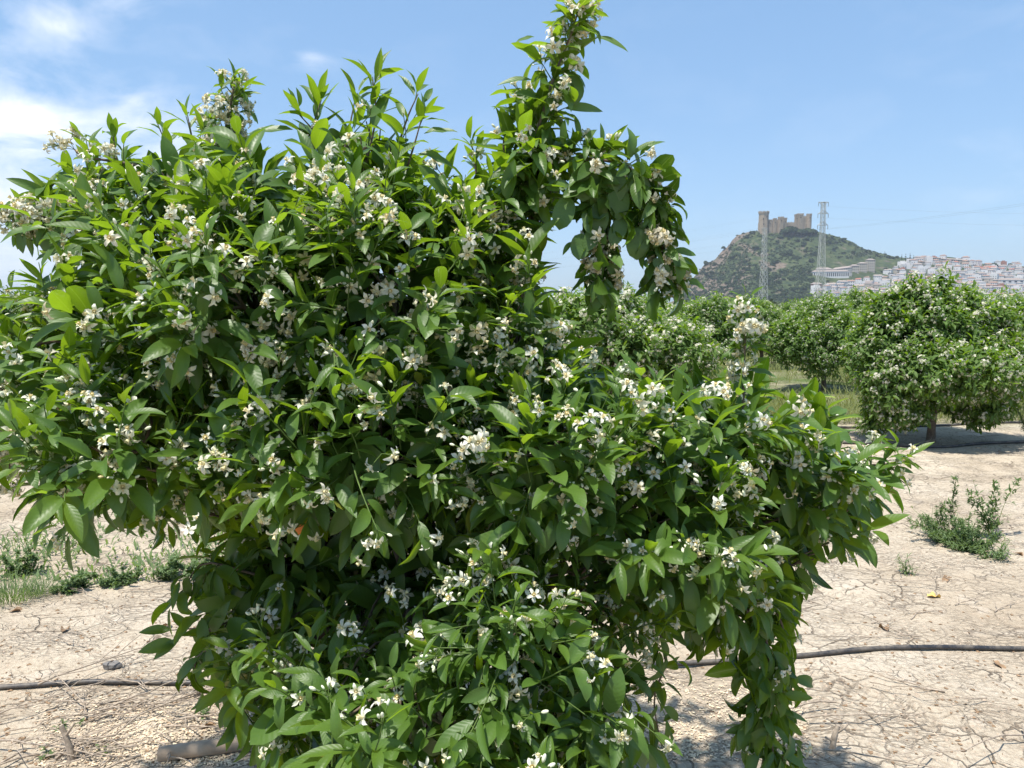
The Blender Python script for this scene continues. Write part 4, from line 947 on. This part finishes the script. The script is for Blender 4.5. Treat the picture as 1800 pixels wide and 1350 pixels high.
def merlons_line(A, a, b, z, w=1.4, h=1.6, t=1.0, mat=0):
    a = np.array(a, float); b = np.array(b, float); L = np.linalg.norm(b - a); k = int(L / (w * 2)); d = (b - a) / L; s = np.array([-d[1], d[0]])
    for i in range(k):
        c = a + d * (i + .5) * L / k; q = [c - d * w / 2 - s * t / 2, c + d * w / 2 - s * t / 2, c + d * w / 2 + s * t / 2, c - d * w / 2 + s * t / 2]
        A.add([[*p, z] for p in q] + [[*p, z + h] for p in q], BOXF, mat, False)
def build_castle():
    k = RY / FXF; X = lambda u: (u - CU) * k; Z = lambda v: (HOR - v) * k + CAMZ
    cx = X(1378); zb = TP(1378, RY)[2]; root = empty('castle', (cx, RY, zb)); tag(root, 'sandstone medieval castle with a tall keep crowning the rocky hill', 'castle'); O = (cx, RY, zb)
    def bld(A, nm, par=root, m=None): 
        o = A.build(nm, m or [M['stone']], None, O); o.parent = par; return o
    # keep: tall tower standing clear at the left end
    A = Acc(); x = X(1340.5); prism(A, 8, 8.9, zb - 8, Z(376.5), x, RY - 2, math.pi / 8 + .12, r1=8.4); kp = bld(A, 'keep')
    A = Acc(); prism(A, 8, 9.3, Z(376.5) - 1.2, Z(375), x, RY - 2, math.pi / 8 + .12)
    for i in range(8):
        for e in (.2, .8):
            t0_ = (i + e) * math.pi / 4 + math.pi / 8 + .12; c = np.array([x + 8.5 * math.cos(t0_), RY - 2 + 8.5 * math.sin(t0_)]); A.add([[*(c + q), z] for z in (Z(375), Z(375) + 1.7) for q in np.array([[-.9, -.9], [.9, -.9], [.9, .9], [-.9, .9]])], BOXF, 0, False)
    bld(A, 'parapet', kp)
    for (dx, v) in [(-3.2, 387), (3.0, 383), (-2.5, 396)]:
        A = Acc(); A.add(boxv(x + dx - .6, x + dx + .6, RY - 11.3, RY - 10.2, Z(v) - 1.5, Z(v) + 1.5), BOXF, 0, False); bld(A, 'window', kp, [M['hole']])
    # curtain walls with square wall towers
    segs = [((X(1346), RY + 4), (X(1356), RY - 3), 391), ((X(1356), RY - 3), (X(1366), RY - 4), 388.5), ((X(1366), RY - 4), (X(1374), RY - 3), 387), ((X(1374), RY - 3), (X(1400), RY - 1), 394), ((X(1400), RY), (X(1424), RY + 2), 381.5), ((X(1346), RY + 30), (X(1420), RY + 34), 389), ((X(1424), RY + 2), (X(1420), RY + 34), 390), ((X(1334), RY + 4), (X(1346), RY + 30), 393)]
    for (a, b, v) in segs:
        a_ = np.array(a); b_ = np.array(b); d = nrmv(b_ - a_); s = np.array([-d[1], d[0]]) * 1.3; A = Acc(); q = [a_ - s, b_ - s, b_ + s, a_ + s]
        A.add([[*p, zb - 9] for p in q] + [[*p, Z(v)] for p in q], BOXF, 0, False); merlons_line(A, a_, b_, Z(v) - .01); bld(A, 'curtain_wall')
    for (u, dy, hw, v, nn) in [(1352, -2, 2.6, 389, 4), (1359, -5, 2.4, 387, 4), (1369, -6.5, 3.6, 384.5, 4), (1377, -4, 2.6, 386, 4), (1398.5, 0, 2.6, 379.5, 4), (1405, 1, 4.4, 378, 4), (1421, 1, 4.4, 378.5, 14)]:
        A = Acc(); c = (X(u), RY + dy); rot = math.pi / 4 + .15; r_ = hw * (1.414 if nn == 4 else 1); prism(A, nn, r_, zb - 10, Z(v), *c, rot)
        prism(A, nn, r_ * 1.07, Z(v) - 2.2, Z(v), *c, rot)
        for i in range(nn if nn > 4 else 12):
            t0_ = (i + .5) * 2 * math.pi / (nn if nn > 4 else 12)
            rad = r_ * .96 if nn > 4 else hw * .95 / max(abs(math.cos(t0_)), abs(math.sin(t0_)))
            t1 = t0_ + (rot - math.pi / 4 if nn == 4 else 0); e = np.array([c[0] + rad * math.cos(t1), c[1] + rad * math.sin(t1)]); A.add([[*(e + qq), z] for z in (Z(v), Z(v) + 1.5) for qq in np.array([[-.55, -.55], [.55, -.55], [.55, .55], [-.55, .55]])], BOXF, 0, False)
        tw = bld(A, 'wall_tower')
        A = Acc(); A.add(boxv(c[0] - .5, c[0] + .5, c[1] - hw * 1.32, c[1] - hw * .9, Z(v) - 7, Z(v) - 5), BOXF, 0, False); bld(A, 'window', tw, [M['hole']])
build_castle()
for (u, s, lb) in [(1371, .55, 'first of the dark cypresses rising inside the castle wall'), (1377, .6, 'second dark cypress inside the castle wall'), (1383, .8, 'dark cypress inside the castle, left of the tallest one'), (1389, .95, 'tallest cypress inside the castle, left of the right-hand towers')]: 
    plant(2, TP(u, RY + 8, 4), s * 1.25, lb)
for (u, s) in [(1377, 1.6), (1381, 2.2), (1386, 2.5), (1391, 2.3), (1396, 2.1), (1402, 1.9), (1408, 1.8), (1414, 1.7), (1420, 1.7), (1426, 1.6), (1372, .9), (1431, 1.5)]: plant(0, TP(u, RY - 13, 1), s * 1.15, 'dark tree growing against the front wall of the castle')
def terrace(u, v, w, lb):
    A = Acc(); p = TV(u, v); 
    for i in range(4): A.add(boxv(p[0] + i * w / 4, p[0] + i * w / 4 + w / 5, p[1] - .5, p[1] + .5, p[2] - .5, p[2] + 1.6 + .5 * (i % 2)), BOXF, 0, False)
    tag(A.build('white_wall', [M['whitewash']]), lb, 'low wall', 'low white walls on the castle hill')

# ---- town
def wallm(name, c):
    t = NT(name); n = t.noise(t.obj(), .8, 4); oi = t.n('ShaderNodeObjectInfo'); return t.done(t.bsdf(t.mix(t.math('MULTIPLY', oi.outputs['Random'], .30), t.ramp(n, [(.3, tuple(x * .85 for x in c)), (.7, c)]), tuple(x * .45 for x in c)), .85, .2))
M['whitewash'] = wallm('whitewash', (.76, .74, .72)); M['cream'] = wallm('cream_wall', (.60, .53, .44)); M['greywall'] = wallm('grey_wall', (.50, .48, .45)); M['brickwall'] = wallm('brick_wall', (.42, .20, .14))
M['rooft'] = wallm('terracotta_roof', (.34, .22, .17)); M['roofg'] = wallm('grey_brown_roof', (.36, .30, .265)); M['roofr'] = wallm('red_roof', (.42, .17, .12)); M['glassd'] = simple('window_dark', (.05, .055, .065), .3, .1, 1)
terrace(1318, 408.5, 16, 'low white terrace wall left of the castle keep'); terrace(1369, 407.5, 12, 'low white terrace wall below the middle of the castle')
def house(w, d, h, kind, wm, rm, seed, name='house'):
    """whitewashed house: walls, roof and dark window and door openings"""
    r_ = random.Random(seed); A = Acc(); A.add(boxv(-w / 2, w / 2, -d / 2, d / 2, -5, h), BOXF, 0, False); ov = .35
    if kind == 'gable': rh = d * .24; V = [[-w / 2 - ov, -d / 2 - ov, h], [w / 2 + ov, -d / 2 - ov, h], [w / 2 + ov, d / 2 + ov, h], [-w / 2 - ov, d / 2 + ov, h], [-w / 2 - ov, 0, h + rh], [w / 2 + ov, 0, h + rh]]; A.add(V, [[0, 1, 5, 4], [2, 3, 4, 5]], 1, False); A.add(V, [[1, 2, 5], [3, 0, 4]], 0, False)
    elif kind == 'hip': rh = d * .22; V = [[-w / 2 - ov, -d / 2 - ov, h], [w / 2 + ov, -d / 2 - ov, h], [w / 2 + ov, d / 2 + ov, h], [-w / 2 - ov, d / 2 + ov, h], [-w / 4, 0, h + rh], [w / 4, 0, h + rh]]; A.add(V, [[0, 1, 5, 4], [2, 3, 4, 5]], 1, False); A.add(V, [[1, 2, 5], [3, 0, 4]], 1, False)
    elif kind == 'shed': V = [[-w / 2 - ov, -d / 2 - ov, h - .1], [w / 2 + ov, -d / 2 - ov, h - .1], [w / 2 + ov, d / 2 + ov, h + d * .2], [-w / 2 - ov, d / 2 + ov, h + d * .2]]; A.add(V, [[0, 1, 2, 3]], 1, False); A.add(boxv(-w / 2, w / 2, d / 2 - .2, d / 2, h + .02, h + d * .2 - .1), BOXF, 0, False)
    else: A.add(boxv(-w / 2, w / 2, -d / 2 + .02, -d / 2 + .3, h + .01, h + .8), BOXF, 0, False); A.add(boxv(-w / 4, w / 5, -d / 5, d / 3, h + .01, h + 2.4), BOXF, 0, False); A.add(boxv(-w / 2 + .1, w / 2 - .1, -d / 2 + .31, d / 2 - .1, h + .005, h + .08), BOXF, 1, False)
    A.add(boxv(w * .2, w * .2 + .7, .2, .9, h + .3, h + 2.6), BOXF, 0, False)
    for fl in range(max(1, int(h / 3))):
        k = max(2, int(w / 3)); z = fl * 3 + .9
        for i in range(k):
            if r_.random() < .25: continue
            x = -w / 2 + (i + .5) * w / k; A.add(boxv(x - .5, x + .5, -d / 2 - .06, -d / 2 + .1, z if fl else .05, z + 1.4), BOXF, 2, False)
    return A.build(name, [wm, rm, M['glassd']])
HP = []
for i, (w, d, h, kd, wm, rm, ds) in enumerate([(9, 8, 6.2, 'gable', 'whitewash', 'rooft', 'two-storey white house with a brown tiled roof'), (12, 9, 6.5, 'gable', 'whitewash', 'roofg', 'wide white house with a grey-brown gabled roof'), (7.5, 8, 5, 'flat', 'whitewash', 'roofg', 'small flat-roofed white house'), (10, 8, 8.5, 'hip', 'whitewash', 'rooft', 'tall white house with a hipped brown roof'),
                                           (11, 9, 6, 'shed', 'whitewash', 'roofg', 'white house with a single-pitch grey roof'), (9, 8, 6, 'gable', 'cream', 'rooft', 'cream house with a tiled roof'), (14, 9, 8.5, 'flat', 'whitewash', 'roofg', 'big flat-roofed white block'), (9, 8, 6, 'gable', 'whitewash', 'roofr', 'white house with a bright red roof'), (12, 9, 7, 'hip', 'cream', 'roofg', 'wide cream house with a hipped roof'), (9, 8, 5.5, 'flat', 'brickwall', 'roofg', 'red-brick house with a flat top')]):
    HP.append([house(w, d, h, kd, M[wm], M[rm], i), ds, False])
WEI = [6, 6, 5, 4, 6, 2, 2, 1.6, 2, .5]; town = []
vs = np.linspace(454, 524, 15)
for ri, v in enumerate(vs):
    u = 1428 + random.uniform(0, 8)
    while u < 1835:
        top = np.interp(u, [1430, 1475, 1540, 1575, 1600, 1615, 1700, 1800, 1840], [512, 505, 494, 478, 462, 455, 462, 470, 473]); low = np.interp(u, [1430, 1500, 1840], [517, 525, 528])
        if v < top or v > low + 2: u += 6; continue
        town.append((u + random.uniform(-3, 3), v + random.uniform(-1.8, 1.8))); u += random.uniform(12.5, 19)
print('houses', len(town))
for (u, v) in town[:285]:
    k = random.choices(range(10), WEI)[0]; p = TV(u, v)
    if HP[k][2]: o = HP[k][0].copy(); col.objects.link(o)
    else: o = HP[k][0]; HP[k][2] = True
    s = random.uniform(.85, 1.15); o.location = tuple(p + [0, 0, .3]); o.scale = (s, s, s * random.uniform(.85, 1.1)); o.rotation_euler = (0, 0, random.choice([0, 0, .3, -.3, .6, -.5, 1.57]) + random.uniform(-.15, .15) - .3)
    zone = 'on the crest' if v < 472 else 'in the middle' if v < 498 else 'along the foot'; sd = 'left part' if u < 1560 else 'middle part' if u < 1690 else 'right part'
    tag(o, '%s %s of the town, %s' % (HP[k][1], zone, sd), 'house', 'houses of the hillside town')
# town gardens
for i in range(70):
    u = random.uniform(1440, 1830); v = random.uniform(np.interp(u, [1440, 1540, 1620, 1830], [500, 480, 462, 476]), 528); plant(0, TV(u, v), random.uniform(.5, .95), 'dark garden tree among the houses, %s of the town' % ('upper part' if v < 490 else 'lower part'), 'trees among the houses')
# long institutional buildings at the left end of the town
def long_building(name, u0, v0, u1, v1, h, d, y0, y1, rows, nwin, label, wm='whitewash', rm='roofg', arched=False):
    y0 = y1 = TV((u0 + u1) / 2, max(v0, v1))[1]; k0 = y0 / FXF; k1 = y1 / FXF; a = np.array([(u0 - CU) * k0, y0, (HOR - v0) * k0 + CAMZ]); b = np.array([(u1 - CU) * k1, y1, (HOR - v1) * k1 + CAMZ])
    root = empty(name, a); tag(root, label, 'building'); dx = b[:2] - a[:2]; L = np.linalg.norm(dx); e = dx / L; s = np.array([-e[1], e[0]]) ; zb = a[2]; rise = b[2] - a[2]
    def pt(x, y, z): q = e * x + s * y; return [q[0], q[1], z + rise * x / L]
    def bx(x0, x1, y0_, y1_, z0, z1): return [pt(x0, y0_, z0), pt(x1, y0_, z0), pt(x1, y1_, z0), pt(x0, y1_, z0), pt(x0, y0_, z1), pt(x1, y0_, z1), pt(x1, y1_, z1), pt(x0, y1_, z1)]
    A = Acc(); A.add(bx(0, L, 0, d, -9, h), BOXF, 0, False); A.build('wall', [M[wm]], root)
    A = Acc(); q = [pt(-.5, -.5, h), pt(L + .5, -.5, h), pt(L + .5, d + .5, h), pt(-.5, d + .5, h), pt(d * .3, d / 2, h + d * .22), pt(L - d * .3, d / 2, h + d * .22)]; A.add(q, [[0, 1, 5, 4], [2, 3, 4, 5]], 0, False); A.add(q, [[1, 2, 5], [3, 0, 4]], 0, False); A.build('roof', [M[rm]], root)
    for r in range(rows):
        for i in range(nwin):
            x = (i + .5) * L / nwin; w = L / nwin * (.27 if arched else .22); z = (h / rows) * r + h / rows * .25; hh = h / rows * .5; A = Acc(); A.add(bx(x - w, x + w, -.15, .2, z, z + hh), BOXF, 0, False)
            if arched: q = [pt(x + w * math.cos(t), -.15, z + hh + w * math.sin(t)) for t in np.linspace(0, math.pi, 7)]; A.add(q, np.arange(7)[None], 0, False)
            A.build('window', [M['glassd']], root)
long_building('long_arcaded_building', 1432, 489, 1495, 488, 10, 13, 1180, 1172, 1, 17, 'long low white building with a row of dark arches, left end of the town', arched=True)
long_building('apartment_block', 1468, 484, 1500, 480, 9.5, 12, 1225, 1235, 3, 8, 'pale stepped apartment block above the arcaded building', 'greywall')
for (u0, v0, u1, h, y, lb) in [(1499, 481, 1512, 13, 1236, 'lowest of the three tall pale flats stepping up the slope'), (1513, 480, 1526, 16, 1240, 'middle one of the three tall pale flats stepping up the slope'), (1527, 479, 1540, 21, 1244, 'highest of the three tall pale flats, at the upper left end of the town')]:
    long_building('apartment_block', u0, v0, u1, v0, h, 11, y, y, max(3, int(h / 4)), 4, lb, 'cream', 'roofg')
long_building('white_barn', 1438, 479, 1466, 479, 5, 16, 1215, 1215, 1, 5, 'broad building with a big pale roof behind the arcade, left end', 'greywall')
long_building('brick_building', 1431, 506, 1448, 506, 6, 10, 1130, 1130, 2, 4, 'reddish brick building low beside the foot of the second pylon', 'brickwall')
long_building('terrace_of_houses', 1612, 459, 1655, 461, 7, 9, 1390, 1390, 2, 12, 'long terrace of pale flats on the crest, left half', 'cream'); long_building('terrace_of_houses', 1657, 462, 1705, 465, 7, 9, 1385, 1385, 2, 12, 'long terrace of pale flats on the crest, right half', 'cream')
long_building('church', 1722, 478, 1762, 478, 6.5, 18, 1300, 1300, 1, 6, 'long white building with a wide red roof near the town skyline, right', rm='roofr')
long_building('red_roofed_hall', 1728, 508, 1760, 508, 6, 14, 1120, 1120, 1, 4, 'terracotta-coloured hall among white houses near the foot of the town', 'brickwall', 'rooft')
long_building('large_white_hall', 1764, 503, 1805, 503, 10, 16, 1130, 1130, 2, 4, 'large plain white hall near the foot of the town at the right edge')

# ---- pylons and cables
M['steel'] = simple('galvanised_steel', (.42, .43, .43), .55, .15, 1); M['cable'] = simple('cable_metal', (.22, .23, .24), .5, .1, 1)
def pylon(name, y, ub, vt, label, arms, wb, wt, rot):
    x = (ub - CU) * y / FXF; H = (HOR - vt) * y / FXF + CAMZ; root = empty(name, (x, y, 0), rot); tag(root, label, 'pylon', 'steel lattice pylons'); A = Acc(); r = .065
    def hw(z): return np.interp(z, [0, H * .72, H], [wb / 2, wt / 2 * 1.15, wt / 2])
    cs = [(-1, -1), (1, -1), (1, 1), (-1, 1)]; zs = [0]; 
    while zs[-1] < H: zs.append(min(H, zs[-1] + max(1.6, hw(zs[-1]) * 2.6)))
    for (a, b) in cs:
        L_ = Acc(); tube(L_, [(a * hw(z), b * hw(z), z - (.5 if z == 0 else 0)) for z in zs], .10, 4); L_.build('leg', [M['steel']], root)
    for i in range(len(zs) - 1):
        z0, z1 = zs[i], zs[i + 1]
        for k in range(4):
            p, q = cs[k], cs[(k + 1) % 4]; P0 = (p[0] * hw(z0), p[1] * hw(z0), z0); Q1 = (q[0] * hw(z1), q[1] * hw(z1), z1); P1 = (p[0] * hw(z1), p[1] * hw(z1), z1); Q0 = (q[0] * hw(z0), q[1] * hw(z0), z0)
            tube(A, [P0, Q1], r, 3, cap=False); tube(A, [Q0, P1], r, 3, cap=False); tube(A, [P1, Q1], r, 3, cap=False)
    A.build('lattice', [M['steel']], root); ends = []
    for (fz, ln) in arms:
        z = H * fz; C_ = Acc(); I_ = []
        for s in (-1, 1):
            tip = (s * ln, 0, z)
            for b in (-1, 1): tube(C_, [(0, b * hw(z), z), tip], .09, 4); tube(C_, [(0, b * hw(z), z + 1.3 if fz < .99 else z - 1.3), tip], .07, 4)
            ends.append((s * ln, 0, z - 1.5)); I_.append(tip)
        arm = C_.build('cross_arm', [M['steel']], root)
        for tip in I_:
            J = Acc(); tube(J, [(tip[0], 0, z - .02 - 1.5 * q) for q in np.linspace(0, 1, 9)], np.array([.05, .16, .06, .16, .06, .16, .06, .16, .05]), 6); J.build('insulator', [M['cable']], arm)
    c, s = math.cos(rot), math.sin(rot); return [np.array([x + c * e[0] - s * e[1], y + s * e[0] + c * e[1], e[2]]) for e in ends]
A3 = [(1.0, 1.8), (.90, 1.9), (.80, 1.9)]
e2 = pylon('pylon', 290, 1445, 357, 'tall steel lattice pylon rising above the skyline right of the castle', A3, 3.3, 1.3, 0)
e1 = pylon('pylon', 372, 1344, 402, 'slimmer lattice pylon standing in front of the hill below the castle keep', [(1.0, 1.6), (.85, 1.8), (.70, 1.8)], 3.6, 1.4, .3)
e3 = pylon('pylon', 130, 2300, 184, 'pylon outside the picture carrying the cables', A3, 3.3, 1.3, -.6)
e5 = pylon('pylon', 300, 2400, 357, 'pylon far outside the picture to the right', A3, 3.3, 1.3, -.2)
e4 = pylon('pylon', 640, 560, 470, 'far pylon behind the nearest tree carrying the cables', A3, 4, 1.6, 0)
def cable(a, b, sag, label, r=.016):
    t = np.linspace(0, 1, 26)[:, None]; w = a * (1 - t) + b * t; w[:, 2] -= sag * 4 * (t * (1 - t))[:, 0]; A = Acc(); tube(A, w, r, 4, cap=False); tag(A.build('power_cable', [M['cable']]), label, 'cable', 'power cables between the pylons')
HN = ['top', 'middle', 'lowest']
for i in range(6):
    sd = 'left' if i % 2 == 0 else 'right'
    cable(e2[i], e3[i] if i > 3 else e5[i], 1.4 if i > 3 else 3.0, '%s cable on the %s arm ends, running right from the taller pylon' % (HN[i // 2], sd), .016 if i > 3 else .008); cable(e2[i], e4[i], 7.0, '%s cable on the %s arm ends, running left from the taller pylon' % (HN[i // 2], sd), .009)
for i in range(6): cable(e1[i], e4[i] + np.array([6, 0, 0.]), 6.0, '%s cable on the %s arm ends, running left from the slimmer pylon' % (HN[i // 2], 'left' if i % 2 == 0 else 'right')) if i in (0, 3) else None

# ---- the air itself
def haze():
    t = NT('haze_air'); v = t.n('ShaderNodeVolumePrincipled'); v.inputs['Color'].default_value = (.80, .88, 1.0, 1); v.inputs['Density'].default_value = .00013; v.inputs['Anisotropy'].default_value = .2
    t.l(v.outputs[0], t.out.inputs['Volume']); A = Acc(); A.add(boxv(-3700, 3700, -80, 3720, -8, 230), BOXF, 0, False); o = A.build('haze', [t.m]); tag(o, 'thin blue summer haze in the air', None, None, 'stuff')
haze()
